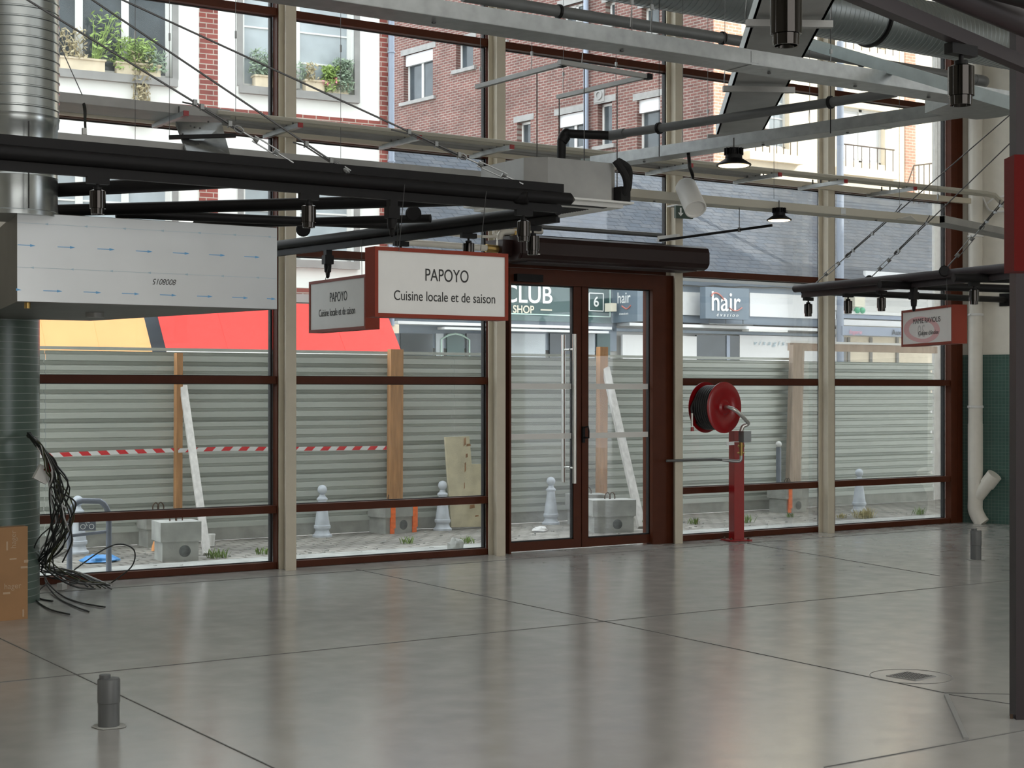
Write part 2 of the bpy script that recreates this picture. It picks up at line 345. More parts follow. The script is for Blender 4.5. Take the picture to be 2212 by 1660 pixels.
# window bays --------------------------------------------------------
ROWS = [.03, .52, 1.65, 2.775, 3.80, 4.865, 5.93]
MU = [3.72, 5.935, 8.15, 10.365, 12.58, 14.585]
def mullion(mb, u): mb.bb(u-.055, u+.055, -.09, 0, 0, 6.6)
wn_lab = ['leftmost glazed bay beside the tiled round column', 'second glazed bay, behind the white hanging sign', 'bay above the entrance doors', 'glazed bay behind the red hose reel', 'rightmost glazed bay next to the corner']
for i in range(5):
    a, b_ = MU[i]+.055, MU[i+1]-.055
    W = thing('window_%d' % (i+1), (a, 0, 0), wn_lab[i], None, kind='structure')
    m = MB(); mullion(m, MU[i+1]); m.build('mullion', 'brown', W)
    if i == 0:
        m = MB(); mullion(m, MU[0]); m.build('mullion', 'brown', W)
    m = MB(); m.bb(b_-.022, b_, .002, .05, 0, 6.6); m.bb(a, a+.022, .002, .05, 0, 6.6); m.build('gasket', 'gasket', W)
    rows = ROWS if i != 2 else ROWS[3:]
    for z in rows:
        hh = .033 if z > .1 else .028
        m = MB(); m.bb(a, b_, -.075, .0, z-hh, z+hh); t = m.build('transom', 'brown', W)
        m = MB(); m.bb(a+.022, b_-.022, .002, .03, z-hh-.006, z+hh+.006); m.build('gasket', 'gasket', t)
    zz = rows+[6.6]
    for j in range(len(zz)-1):
        m = MB(); m.bb(a, b_, .018, .030, zz[j]+.02, zz[j+1]-.02); m.build('glass_pane', 'glass', W, smooth=False)
m = MB(); m.bb(14.642, 14.73, -.09, .02, 0, 6.6); m.build('trim_1', 'brown', kind='structure', label='red-brown corner post at the right end of the glazing')
# steel columns: I section
clab = ['cream steel column left of the white hanging sign', 'cream steel column right of the white hanging sign, left of the doors', 'cream steel column between the doors and the red hose reel', 'cream steel column right of the red hose reel']
for i, px in enumerate((640, 1092, 1475, 1803)):
    u1 = uY(px, -.245); u0 = u1-.098
    m = MB(); m.bb(u0, u1, -.245, -.235, 0, 6.6); m.bb(u0, u1, -.105, -.095, 0, 6.6); m.bb((u0+u1)/2-.004, (u0+u1)/2+.004, -.236, -.104, 0, 6.6)
    m.build('steel_column', 'cream', label=clab[i], category='column', group='cream steel columns of the glazed front')
# entrance doors ------------------------------------------------------
DR = thing('door_1', (uY(1262, -.06), -.05, 0), 'red-brown double entrance door with glass leaves', None, kind='structure')
def dz(px, py, Y=-.06): return atY(px, py, Y)
uL, uR = 8.26, 10.31
zt = 2.73
m = MB(); m.bb(uL, uR, -.16, 0, 2.58, zt); m.bb(uY(1402, -.10), uR, -.16, 0, 0, 2.58); m.bb(uL, uL+.02, -.16, 0, 0, 2.58); m.build('door_frame', 'brown', DR)
um = uY(1255, -.1)
for k, (a, b_, g0, g1) in enumerate(((uL+.02, um-.006, 8.30, uY(1233, -.06)), (um+.006, uY(1402, -.10), uY(1264, -.06), uY(1398, -.06)))):
    z0, z1 = dz(1330, 1158).z, dz(1330, 624).z
    m = MB(); m.bb(a, g0, -.11, -.05, .015, 2.58); m.bb(g1, b_, -.11, -.05, .015, 2.58); m.bb(g0, g1, -.11, -.05, .015, z0); m.bb(g0, g1, -.11, -.05, z1, 2.58)
    lf = m.build('door_leaf', 'brown', DR)
    m = MB(); m.bb(g0, g1, -.085, -.075, z0, z1); m.build('glass_pane', 'glass', lf, smooth=False)
    m = MB(); m.bb(g0, g0+.012, -.1, -.06, z0, z1); m.bb(g1-.012, g1, -.1, -.06, z0, z1); m.bb(g0, g1, -.1, -.06, z0, z0+.012); m.bb(g0, g1, -.1, -.06, z1-.012, z1); m.build('gasket', 'gasket', lf)
    for zc in (1.60, 1.113):
        m = MB(); m.bb(g0+.012, g1-.012, -.088, -.0865, zc-.027, zc+.027); m.build('frosted_band', 'white', lf, smooth=False)
h0, h1 = atY(1241, 722, -.17).z, atY(1241, 1045, -.17).z
m = MB(); ux = uY(1241, -.17); m.tube([(ux, -.17, h1), (ux, -.17, h0)], .02, 14); m.tube([(ux, -.17, h0-.15), (ux, -.11, h0-.15)], .01); m.tube([(ux, -.17, h1+.15), (ux, -.11, h1+.15)], .01); m.build('pull_bar', 'steel', DR, label='inner brushed steel pull bar')
m = MB(); ux = uY(1217, .06); m.tube([(ux, .06, h1), (ux, .06, h0)], .02, 14); m.tube([(ux, .06, h0-.15), (ux, -.05, h0-.15)], .01); m.tube([(ux, .06, h1+.15), (ux, -.05, h1+.15)], .01); m.build('pull_bar', 'steel', DR, label='outer brushed steel pull bar')
ux = uY(1262, -.13); z = atY(1262, 935, -.13).z
m = MB(); m.bb(ux-.02, ux+.012, -.13, -.11, z-.10, z+.06); lk = m.build('lock', 'black', DR)
m = MB(); m.tube([(ux, -.13, z+.05), (ux+.01, -.18, z+.06), (ux+.012, -.19, z+.02), (ux+.012, -.19, z-.05), (ux, -.13, z-.05)], .008, 8); m.build('lock_handle', 'black', lk)
m = MB(); m.bb(uL+.05, uL+.35, -.22, -.16, 2.60, 2.67); m.build('door_closer', 'black', DR)
# cream beam and services in front of the glazing ----------------------
m = MB(); m.bb(3.6, 14.6, -.33, -.27, 3.74, 3.80); m.build('service_beam', 'cream', label='long cream box beam running across the front of the columns', category='beam')
def brk(px):
    u = uY(px, -.5); return u
br = MB(); br.bb(-.02, .02, -.95, -.27, 3.815, 3.855)
us = [uY(x, -.95) for x in (401, 648, 905, 1105, 1330, 1492, 1684, 1826, 1976)]
nm = ['beside the left folded cable tray', 'at the leftmost cream column', 'midway between the two left cream columns', 'above the cassette unit at the second cream column', 'behind the tip of the upper cable trunking', 'above the white projector', 'left of the fourth cream column', 'at the fourth cream column', 'near the right corner']
root = None
for u, n_ in zip(us, nm):
    if root is None:
        root = thing('strut_bracket', (u, -.6, 3.73), 'galvanised strut bracket with red end cap '+n_, 'bracket', 'strut brackets under the conduits')
        m = MB(); m.bb(u-.02, u+.02, -.95, -.27, 3.712, 3.75); m.build('strut', 'galv', root)
        m = MB(); m.bb(u-.021, u+.021, -.965, -.95, 3.711, 3.751); m.build('end_cap', 'red', root)
        pieces('pipe_clip', 'wire', root, [lambda mm, k=k: mm.tube([(u-.015, -.85+k*.12, 3.75), (u-.015, -.85+k*.12, 3.80)], .008, 6) for k in range(4)])
    else: dup(root, (u, -.6, 3.73), label='galvanised strut bracket with red end cap '+n_)
for k in range(4):
    y = -.88+k*.14; x0 = uY(470, y); x1 = uY(2130, y) if k < 2 else (uY(1640, y))
    m = MB(); pts = [(x0, y, 3.78), (x1, y, 3.78)]
    if k < 2: pts += [(x1+.15, y, 3.77), (x1+.35, y-.05, 3.60), (x1+.45, y-.05, 3.57)]
    m.tube(pts, .02 if k < 2 else .026, 8); m.build('conduit', 'galv2' if k > 1 else 'traycream', label=['frontmost long pale conduit running past the right corner', 'second long pale conduit from the front', 'third conduit, grey, ending above the doors', 'rearmost grey conduit next to the cream beam'][k], category='pipe', group='parallel conduits on the brackets')
def tray(name, p, q, w_, h_, m_, label, cat='cable tray', group=None, up=(0,0,1), lid=True, spl=(), wires=()):
    p, q = Vector(p), Vector(q); r = thing(name, p, label, cat, group)
    d = (q-p).normalized(); sd = d.cross(Vector(up)).normalized(); u2 = sd.cross(d)
    m = MB(); t = .004
    m.beam(p, q, w_, t, up); m.beam(p+sd*(w_/2)+u2*h_/2, q+sd*(w_/2)+u2*h_/2, t, h_, up); m.beam(p-sd*(w_/2)+u2*h_/2, q-sd*(w_/2)+u2*h_/2, t, h_, up)
    if lid: m.beam(p+u2*h_, q+u2*h_, w_, t, up)
    m.build('trough', m_, r, smooth=False)
    for s in spl:
        c = p+(q-p)*s; m = MB(); m.beam(c-d*.03-u2*.003, c+d*.03-u2*.003, w_+.012, .004, up)
        for e in (-1, 1): m.beam(c-d*.03+sd*e*(w_/2+.003)+u2*h_/2, c+d*.03+sd*e*(w_/2+.004)+u2*h_/2, .004, h_*.8, up)
        m.build('splice_plate', 'galv', r)
    for s in wires:
        c = p+(q-p)*s; m = MB(); m.lathe([(.004, -.015), (.012, -.012), (.012, -.006), (.006, -.004)], 8, c); m.build('bolt', 'wire', r)
    return r
p = atY(100, 222, -.65); tray('cable_tray', (p.x, -.60, 3.752), (uY(475, -.60), -.60, 3.752), .42, .07, 'galv2', 'wide grey cable tray at upper left along the glazing')
p0 = uY(100, -.95); tray('cable_tray', (p0, -.95, 3.375), (uY(1065, -.95), -.95, 3.375), .30, .09, 'galv2', 'long grey cable tray just above the black lighting frame')
r = thing('folded_tray', (uY(430, -.7), -.7, 3.4), 'folded steel plate joining the two left cable trays', 'cable tray')
a0, a1, b0, b1 = atd(379, 270, 12.45), atd(478, 272, 12.55), atd(403, 334, 12.05), atd(497, 343, 12.2)
m = MB(); m.prism([a0, a1, b1, b0], (.01, .02, .03)); m.build('plate', 'galv', r, smooth=False)
m = MB(); m.beam(atd(365, 297, 12.2), atd(509, 293, 12.35), .04, .03); m.build('strut', 'black', r)
pieces('bolt', 'wire', r, [lambda mm, x=x, y=y: mm.sphere(atd(x, y, 12.2), .008, 5) for x, y in ((395, 290), (412, 272), (432, 277), (450, 263), (420, 275), (430, 310))])
# big trunkings -------------------------------------------------------
TZ = 3.5
A0 = atZ(520, -28, TZ); A1 = atZ(2118, 240, TZ); A0.y = A1.y = (A0.y+A1.y)/2-.05
sA = (atZ(1628, 140, TZ).x-A0.x)/(A1.x-A0.x)
tray('cable_trunking', A0, A1, .22, .085, 'galv', 'longest galvanised trunking sloping across the top to the rounded right-hand bend', group='galvanised trunking of the upper ring', spl=(sA,), wires=[.2, .42, .62, .75, .87])
B0 = atZ(1292, 362, TZ); B1 = atZ(2090, 247, TZ)
tray('cable_trunking', B0, B1, .20, .085, 'galv', 'galvanised trunking running back from the rounded bend to its open end over the cassette unit', group='galvanised trunking of the upper ring', spl=(.80,), wires=[.15, .5, .72])
m = MB(); c = (A1+B1)/2; ar = [c+Vector((.02, .0, 0))]; e0 = A1; ec = atZ(2108, 244, TZ)
dA = (A1-A0).normalized(); dB = (B1-B0).normalized()
poly = [A1-Vector((0, .11, 0)), ]
for k in range(9):
    t = k/8; ang_ = -math.pi/2+t*math.pi*.72; poly.append(ec+Vector((math.cos(ang_)*.26+.0, math.sin(ang_)*.26, 0)))
poly += [B1+Vector((-.06, .10, 0)), B1+Vector((-.3, .12, 0)), A1-Vector((.45, -.02, 0)), A1-Vector((.45, .11, 0))]
for q in poly: q.z = TZ-.004
m.prism(poly, (0, 0, .09)); m.build('trunking_bend', 'galv', label='rounded galvanised trunking bend at upper right', category='cable tray')
tray('cable_trunking', atd(1742, 105, 10.55), atd(2330, 280, 9.0), .06, .07, 'galvlight', 'bright galvanised trunking crossing in front of the rounded bend', group=None)
# open tip of trunking
m = MB(); p = atZ(1292, 362, TZ); q = atd(1257, 357, (p-CAM).dot(Vector((st, ct, 0)))); m.prism([p+Vector((0,0,.08)), p+Vector((-.1, .12, .08)), q], (0, 0, .004)); m.build('tray_lid', 'galvlight', label='loose pale lid point at the open end of the trunking', category='lid')
# broad flat duct/tray seen from below
TB = 3.74
pts = [atZ(1690, -160, TB), atZ(1890, -160, TB), atZ(1642, 296, TB), atZ(1546, 296, TB)]
r = thing('wide_cable_tray', (pts[0]+pts[2])/2, 'very wide flat grey tray descending the picture at upper right', 'cable tray')
m = MB(); m.prism(pts, (0, 0, .006)); m.build('tray_bottom', 'galv2', r, smooth=False)
pieces('side_rail', 'galvlight', r, [lambda mm, a=a, b=b, e=e: mm.prism([a, b, b+Vector((e, 0, 0)), a+Vector((e, 0, 0))], (0, 0, .10)) for a, b, e in ((pts[0], pts[3], .02), (pts[1], pts[2], -.02))])
slb = ['top strut, beside the near black spotlight', 'middle strut', 'lowest strut, where it meets the trunking']
for k, (xa, ya, xb, yb) in enumerate(((1612, 50, 1798, 53), (1562, 192, 1716, 195), (1528, 296, 1640, 298))):
    m = MB(); m.beam(atZ(xa, ya, TB-.045), atZ(xb, yb, TB-.045), .04, .04); m.build('support_strut', 'galv2', r)
    
# cream tray lower right
p = atY(1336, 418, -2.2); q = atY(2012, 470, -2.2); z_ = 3.17
r = tray('cable_tray', (p.x, -2.2, z_), (q.x, -2.2, z_), .20, .065, 'traycream', 'pale cream cable tray behind the white projector', spl=(.66,), wires=(.1, .5, .8))
q2 = Vector((q.x, -2.2, z_)); e = atZ(2230, 524, z_); tray('cable_tray', q2+Vector((.03, -.02, .01)), e, .20, .065, 'galv2', 'grey-blue cable tray angled towards the right wall')
m = MB(); m.prism([q2+Vector((-.6, -.1, .0)), q2+Vector((0, .12, .0)), q2+Vector((-.75, -.42, -.005))], (0, 0, .006)); m.build('tray_lid', 'whitepvc', label='loose triangular lid under the joint of the pale cable tray', category='lid')
# ------------------------------------------------------------------ ducts
dc = atd(30, 500, 9.28); r = thing('vertical_duct', (dc.x, dc.y, 2.59), 'shiny vertical spiral duct at the left edge', 'duct')
pr = []; zs = 3.16
m = MB(); m.lathe([(.262, 2.575), (.262, 2.60), (.25, 2.605), (.25, 2.80), (.252, 2.805), (.25, 2.81), (.25, zs-.06), (.256, zs-.05), (.256, zs-.02), (.262, zs)], 48, (dc.x, dc.y, 0)); m.build('collar', 'duct', r)
z = zs
while z < 6.5:
    pr += [(.256, z), (.256, z+.036), (.262, z+.041), (.262, z+.046), (.256, z+.05)]; z += .057
m = MB(); m.lathe(pr, 48, (dc.x, dc.y, 0)); m.build('spiral_pipe', 'duct', r)
m = MB(); sp = atd(62, 440, 9.02); m.beam((sp.x, sp.y, 2.6), (sp.x, sp.y, 3.1), .006, .006); m.build('seam', 'gasket', r)
# horizontal spiral duct
y_ = -2.2; p = atY(1640, 55, y_); q = atY(2197, 150, y_); zc = (p.z+q.z)/2+.25
r = thing('spiral_duct', (9, y_, zc), 'dark horizontal spiral duct along the top right', 'duct')
x0 = uY(1200, y_); pr = []; x = x0
while x < 15.3:
    pr += [(.25, x), (.25, x+.042), (.255, x+.046), (.255, x+.050), (.25, x+.054)]; x += .06
m = MB(); m.lathe(pr, 40, (0, y_, zc), (1, 0, 0)); m.build('duct_pipe', 'ductside', r)
for px in (1880,):
    u = uY(px, y_); m = MB(); m.lathe([(.262, u), (.275, u+.005), (.275, u+.03), (.262, u+.035)], 40, (0, y_, zc), (1, 0, 0)); m.build('joint_band', 'black', r)
# plenum box with film
def fl3(px, d): return Vector(((px-CX)/F*d*ct+d*st, -(px-CX)/F*d*st+d*ct-D, 0))
FL, FR, BR = fl3(37, 9.11), fl3(598, 9.99), fl3(195, 11.6)
BL = Vector((-3.765*ct+11.16*st, 3.765*st+11.16*ct-D, 0))
zb0, zb1 = 2.07, 2.59
r = thing('duct_plenum', ((FL+BR)/2).to_tuple()[:2]+(zb0,), 'big metal plenum box with blue arrows on its protective film', 'duct')
def lift(p, z): return Vector((p.x, p.y, z))
m = MB(); m.prism([lift(FL, zb0), lift(FR, zb0), lift(BR, zb0), lift(BL, zb0)], (0, 0, zb1-zb0)); m.build('box_body', 'plenumsteel', r, smooth=False)
fd = (FR-FL).normalized(); fn = Vector((fd.y, -fd.x, 0)); L_ = (FR-FL).length
m = MB(); m.prism([lift(FL, zb0+.003)+fn*.003, lift(FR, zb0+.003)+fn*.003, lift(FR, zb1-.003)+fn*.003, lift(FL, zb1-.003)+fn*.003], -fn*.002); fp = m.build('film_panel', 'film', r, smooth=False)
def fpnt(x, y):                                  # point on front panel under a pixel
    rr = ray(x, y); t = (FL-CAM).dot(fn)/Vector((rr.x, rr.y, 0)).dot(fn); return CAM+rr*t+fn*.0035
ar = MB(); pa = MB()
def arrow(mb, x0, y0, x1, y1, hw=3.2):
    a, b_ = fpnt(x0, y0), fpnt(x1, y1); h_ = .008; d = (b_-a).normalized()
    mb.prism([a-Z1*.0022, b_-Z1*.0022, b_+Z1*.0022, a+Z1*.0022], fn*.0005)
    mb.prism([b_-Z1*h_-d*.02, b_+d*.012, b_+Z1*h_-d*.02], fn*.0006)
for x0, x1, yy0, yy1 in ((38, 72, 529, 531), (124, 158, 533.5, 535), (210, 243, 538, 539.5), (293, 325, 542.5, 544), (373, 405, 546.5, 548), (451, 482, 550.5, 552), (527, 557, 554.5, 556)): arrow(ar, x0, yy0, x1, yy1)
for x0, x1, yy0, yy1 in ((37, 42, 626, 626.5), (93, 130, 628.5, 629.5), (180, 214, 631, 632.5), (263, 297, 634, 635.5), (345, 377, 637, 638.5), (425, 455, 640, 641), (501, 532, 642.5, 644), (576, 592, 645.5, 646.3)): arrow(ar, x0, yy0, x1, yy1)
ar.build('arrow_print', 'bluearrow', fp, smooth=False)
for (xa, ya, xb, yb, xs) in ((37, 481, 597, 513, (100, 185, 268, 350, 430, 506, 581)), (37, 577, 597, 602, (69, 155, 240, 322, 402, 480, 556))):
    a, b_ = fpnt(xa, ya), fpnt(xb, yb); pa.prism([a-Z1*.0008, b_-Z1*.0008, b_+Z1*.0008, a+Z1*.0008], fn*.0004)
    for x in xs:
        yy = ya+(yb-ya)*(x-xa)/(xb-xa); c = fpnt(x, yy); pa.prism([c-fd*.014, c-Z1*.007+fd*.01, c+Z1*.007+fd*.01], fn*.0005)
pa.build('pale_print', 'palearrow', fp, smooth=False)
c = fpnt(356, 609); text('8008015', .05, 'ink', fp, c, -fd, (0, 0, -1), name='handwriting', ext=.0003, shear=.3, sx=.85)
m = MB(); c = fpnt(65, 660); m.tube([Vector((c.x, c.y, zb0))-fn*.06, Vector((c.x, c.y, zb0-.035))-fn*.06], .018, 12); m.build('test_plug', 'brass', r)
c = atZ(205, 676, zb0); m = MB(); m.tube([c, c+Vector((0, 0, -.03))], .06, 16); m.build('spigot', 'galv2', r)
# ------------------------------------------------------------------ tiled round column, carton, cables
ce = fl3(80, 11.6); r0 = .46; dirr = Vector((ct, -st, 0)); cc = ce - dirr*r0
cz = MB(); n = 64; vs = []
r = thing('tiled_column', (cc.x, cc.y, 0), 'big round column clad in dark green mosaic at the left edge', 'column')
m = MB(); m.lathe([(r0, 0), (r0, 2.06), (r0, 2.3)], 64, (cc.x, cc.y, 0)); m.build('shaft', 'tilecol', r)
m = MB(); m.lathe([(r0*.93, 2.3), (r0*.93, 6.6)], 48, (cc.x, cc.y, 0)); m.build('upper_shaft', 'wall', r)
p0_, p1_ = atZ(-60, 1349, 0), atZ(60, 1337, 0); d = (p1_-p0_).normalized(); nn = Vector((-d.y, d.x, 0)); W_ = (p1_-p0_).length; Hb = .63
r = thing('cardboard_box', ((p0_+p1_)/2+nn*.09), 'brown cardboard carton standing against the tiled column', 'box')
m = MB(); m.prism([p0_, p1_, p1_+nn*.12, p0_+nn*.12], (0, 0, Hb)); bx = m.build('carton', 'card', r, smooth=False)
m = MB(); q = (p0_+p1_)/2+nn*.07; m.beam(Vector((p0_.x, p0_.y, Hb+.001))+nn*.07, Vector((p1_.x, p1_.y, Hb+.001))+nn*.07, .05, .001); m.build('packing_tape', 'tape', r)
def cb(px, py):
    rr = ray(px, py); nf = nn; t = (p0_-CAM).dot(nf)/Vector((rr.x, rr.y, 0)).dot(nf); return CAM+rr*t-nn*.002
text('hager', .055, 'cardprint', bx, cb(27, 1267), d, name='printed_word'); text('hager', .055, 'cardprint', bx, cb(29, 1166), Z1, -d, name='printed_word')
m = MB()
for x, y, w_, h_ in ((14, 1282, .05, .014), (15, 1180, .012, .06), (56, 1213, .03, .02), (52, 1226, .05, .014), (50, 1325, .012, .05), (28, 1208, .05, .01)): m.prism([cb(x, y)-d*w_/2-Z1*h_/2, cb(x, y)+d*w_/2-Z1*h_/2, cb(x, y)+d*w_/2+Z1*h_/2, cb(x, y)-d*w_/2+Z1*h_/2], -nn*.0005)
m.build('faint_print', 'cardprint', bx, smooth=False)
# cable bundle
hole = atd(62, 940, 11.35)
r = thing('cable_bundle', (cc.x+.7, cc.y, 0), 'tangled bundle of loose black cables hanging from the tiled column to the floor', 'cable')
def smoothp(P, k=5):
    P = [Vector(p) for p in P]; out = []
    for i in range(len(P)-1):
        a = P[max(i-1, 0)]; b_ = P[i]; c_ = P[i+1]; e_ = P[min(i+2, len(P)-1)]
        for j in range(k):
            t = j/k; out.append(.5*((2*b_)+(c_-a)*t+(2*a-5*b_+4*c_-e_)*t*t+(3*b_-a-3*c_+e_)*t**3))
    return out+[P[-1]]
rnd = random.Random(3)
for k in range(22):
    j = lambda s: rnd.uniform(-s, s)*1.25
    fx = rnd.uniform(85, 150); P = [hole+Vector((j(.01), j(.01), j(.015))), atd(88+j(4), 968+j(4), 11.15), atd(115+j(12), 1010+j(14), 11.2+j(.1)), atd(128+j(20), 1060+j(10), 11.3+j(.15)), atd(130+j(26), 1120+j(10), 11.4+j(.15)),
         atd(fx+j(12), 1180+j(12), 11.55+j(.15)), atd(100+j(22), 1225+j(10), 11.8+j(.1))]
    if k % 3 != 2:
        ex = rnd.uniform(150, 245); e1 = atZ(ex, 1268+rnd.uniform(-8, 8)-(245-ex)*.05, .02+rnd.random()*.03); mid = atZ((100+ex)/2, 1250+j(14), .07+rnd.random()*.08); P += [mid, e1]
    m = MB(); m.tube(smoothp(P, 4), .0042+rnd.random()*.0025, 6); m.build('cable', 'cable' if k % 4 else ('cablegreen' if k % 8 else 'cablewhite'), r)
for P in ([atZ(95, 1240, .1), atZ(105, 1262, .05), atZ(135, 1288, .008), atZ(175, 1303, .008), atZ(227, 1312, .008)],
          [atZ(70, 1278, .05), atZ(80, 1300, .008), atZ(110, 1318, .008), atZ(150, 1328, .008)],
          [atZ(98, 1240, .08), atZ(100, 1262, .03), atZ(125, 1292, .008), atZ(160, 1310, .008), atZ(192, 1322, .006)],
          [atd(100, 1262, 12.2), atZ(76, 1285, .02), atZ(90, 1295, .006), atZ(114, 1299, .006)],
          [atd(160, 1232, 12.3), atd(220, 1190, 12.5), atd(260, 1176, 12.6), atd(290, 1190, 12.7), atd(284, 1225, 12.7), atZ(240, 1260, .01)],
          [atd(90, 970, 11.15), atd(100, 1010, 11.2), atd(110, 1050, 11.3), atd(158, 1080, 11.3), atd(162, 1100, 11.3), atd(150, 1130, 11.4), atd(155, 1170, 11.4), atd(135, 1215, 11.6)]):
    m = MB(); m.tube(smoothp(P, 6), .006, 6); m.build('cable', 'cable', r)
R_ = Matrix.Rotation(.5, 3, 'Y')
c = atd(92, 1025, 11.2); m = MB(); m.box(c, (.10, .05, .11), R_); s_ = m.build('socket_box', 'whiteplastic', r); m = MB(); m.box(c+Vector((.035, -.01, .045)), (.05, .045, .06), R_); m.build('socket_cover', 'reddark', s_)
for x, y in ((127, 1238), (134, 1263)):
    m = MB(); c = atZ(x, y+4, .03); m.box(c, (.06, .05, .05), Matrix.Rotation(.6, 3, 'Z')); m.build('junction_box', 'whiteplastic', r)
# ------------------------------------------------------------------ hanging signs
def sign(cx_, Y, label, origin, xd, w_, h_, dpt, lines, facem='signface', hang=None):
    o = Vector(origin); xd = Vector(xd).normalized(); nf = xd.cross(Z1)      # nf points out of the face
    r = thing('hanging_sign', o+xd*w_/2, label, 'sign'); fb = .022
    bk = -nf*dpt
    def fr(x0, x1, z0, z1): return MBp([o+xd*x0+Z1*z0, o+xd*x1+Z1*z0, o+xd*x1+Z1*z1, o+xd*x0+Z1*z1], bk)
    m = MB()
    for x0, x1, z0, z1 in ((0, fb, 0, h_), (w_-fb, w_, 0, h_), (fb, w_-fb, 0, fb), (fb, w_-fb, h_-fb, h_)): m.prism([o+xd*x0+Z1*z0, o+xd*x1+Z1*z0, o+xd*x1+Z1*z1, o+xd*x0+Z1*z1], bk)
    m.build('frame', 'signred', r, smooth=False)
    m = MB(); m.prism([o+xd*fb+Z1*fb-nf*.006, o+xd*(w_-fb)+Z1*fb-nf*.006, o+xd*(w_-fb)+Z1*(h_-fb)-nf*.006, o+xd*fb+Z1*(h_-fb)-nf*.006], bk*.8); f = m.build('face_panel', facem, r, smooth=False)
    for (t, s, x, z, sx) in lines: text(t, s, 'ink', f, o+xd*x*w_+Z1*z*h_-nf*.0045, xd, sx=sx, ext=.0005)
    return r, f
SY = -4.72; o = atY(810, 684.5, SY+.02); tr = atY(1098, 692, SY+.02); w_ = tr.x-o.x; h_ = atY(810, 532, SY+.02).z-o.z
s1, f1 = sign(0, 0, 'large white hanging sign with red frame, text PAPOYO Cuisine locale et de saison', o, X1, w_, h_, .12, [('PAPOYO', .105, .53, .62, .74), ('Cuisine locale et de saison', .082, .52, .31, .80)])
o = atd(667, 720, 12.45); e = atd(789, 717, 11.62); e.z = o.z; 
s2, f2 = sign(0, 0, 'smaller, shaded hanging sign partly hidden behind the large white PAPOYO sign', o, e-o, (e-o).length, .405, .12, [('PAPOYO', .105, .53, .64, .74), ('Cuisine locale et de saison', .082, .5, .36, .72)])
o = atd(1947, 750, 15.0); e = atd(2057, 749, 13.9); e.z = o.z
s3, f3 = sign(0, 0, 'hanging sign at right reading MAMIE RAVIOLIS Cuisine chinoise', o, e-o, (e-o).length, .345, .14, [('MAMIE RAVIOLIS', .068, .50, .66, 1.2), ('Cuisine chinoise', .058, .54, .33, 1.15)])
xd = (e-o).normalized(); nf = xd.cross(Z1)
ws = (e-o).length; c = o+xd*ws*.40+Z1*.345*.43-nf*.0055
M['ringred'] = mat('reflection_red', (.70, .42, .43), .5); M['greydig'] = mat('reflection_grey', (.50, .50, .49), .5)  # colours of a reflection painted on the sign face: ring and mirrored digits
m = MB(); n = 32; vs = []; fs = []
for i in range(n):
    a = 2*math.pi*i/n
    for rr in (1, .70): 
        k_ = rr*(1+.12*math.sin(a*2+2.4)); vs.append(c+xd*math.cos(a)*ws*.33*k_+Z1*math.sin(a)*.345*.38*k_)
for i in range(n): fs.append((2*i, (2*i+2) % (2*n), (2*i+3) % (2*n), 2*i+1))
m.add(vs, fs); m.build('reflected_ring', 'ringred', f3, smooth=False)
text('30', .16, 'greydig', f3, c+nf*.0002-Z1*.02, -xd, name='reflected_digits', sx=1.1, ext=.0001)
o = atd(2191, 586, 5.8); r = thing('hanging_sign', o, 'dark red edge of a sign cut off by the right border', 'sign')
m = MB(); R0 = Vector((ct, -st, 0)); Fw = Vector((st, ct, 0)); m.prism([o, o+R0*.5, o+R0*.5+Fw*.12, o+Fw*.12], (0, 0, .43)); m.build('frame', 'reddark', r, smooth=False)
# ------------------------------------------------------------------ black lighting frames
TR = .042
def frame_tube(mb, p, q, r_=TR): mb.tube([p, q], r_, 16)
RZ = 2.78
LF = thing('lighting_frame', (4, -4.7, RZ), 'large black tubular lighting frame crossing the left half', 'light frame')
pA = atZ(-60, 318, RZ); pB = atZ(1212, 434, RZ); pA.y = pB.y = (pA.y+pB.y)/2
m = MB(); frame_tube(m, pA, pB); m.tube([pB, pB+Vector((.035, 0, 0))], [TR, .012], 16); m.build('front_tube', 'black', LF)
m = MB(); m.beam(pA+Z1*.06+Vector((0, .02, 0)), pB+Z1*.06+Vector((-.04, .02, 0)), .035, .07); m.build('top_rail', 'black', LF, smooth=False)
tA, tB = pA+Vector((0, -.0, -.075)), pB+Vector((-.1, 0, -.075)); m = MB(); m.beam(tA, tB, .035, .035); m.beam(tA-Z1*.0+Vector((0, 0, .03)), tB+Vector((0, 0, .03)), .012, .04); m.build('lighting_track', 'black', LF, smooth=False)
q = atZ(560, 536, RZ-.04); s0 = atZ(1205, 452, RZ-.04)
m = MB(); frame_tube(m, q, s0, .04); m.build('rear_tube', 'black', LF)
m = MB(); m.beam(q-Z1*.07, s0-Z1*.07, .035, .035); m.beam(q-Z1*.045, s0-Z1*.045, .01, .03); m.build('lighting_track', 'black', LF, smooth=False)
for (x0, y0, x1, y1, rr) in ((124, 411, 520, 390, .042), (124, 455, 1140, 428, .040), (250, 461, 860, 487, .032), (420, 486, 930, 472, .03)):
    m = MB(); frame_tube(m, atZ(x0, y0, RZ-.02), atZ(x1, y1, RZ-.02), rr); m.build('cross_tube', 'black', LF)
pieces('pivot_plate', 'black', LF, [lambda mm, c=atZ(x, y, RZ-.02): mm.lathe([(.045, -.012), (.055, 0), (.045, .012)], 20, c, (st, ct, 0)) for x, y in ((893, 462), (655, 496))])
m = MB(); c = atZ(212, 398, RZ)
sp = thing('track_spotlight', (0, 0, 0), 'x', 'lamp', 'black chrome track spotlights')
m = MB(); m.bb(-.06, .06, -.017, .017, -.035, 0); put(m, 'track_adapter', 'black', sp)
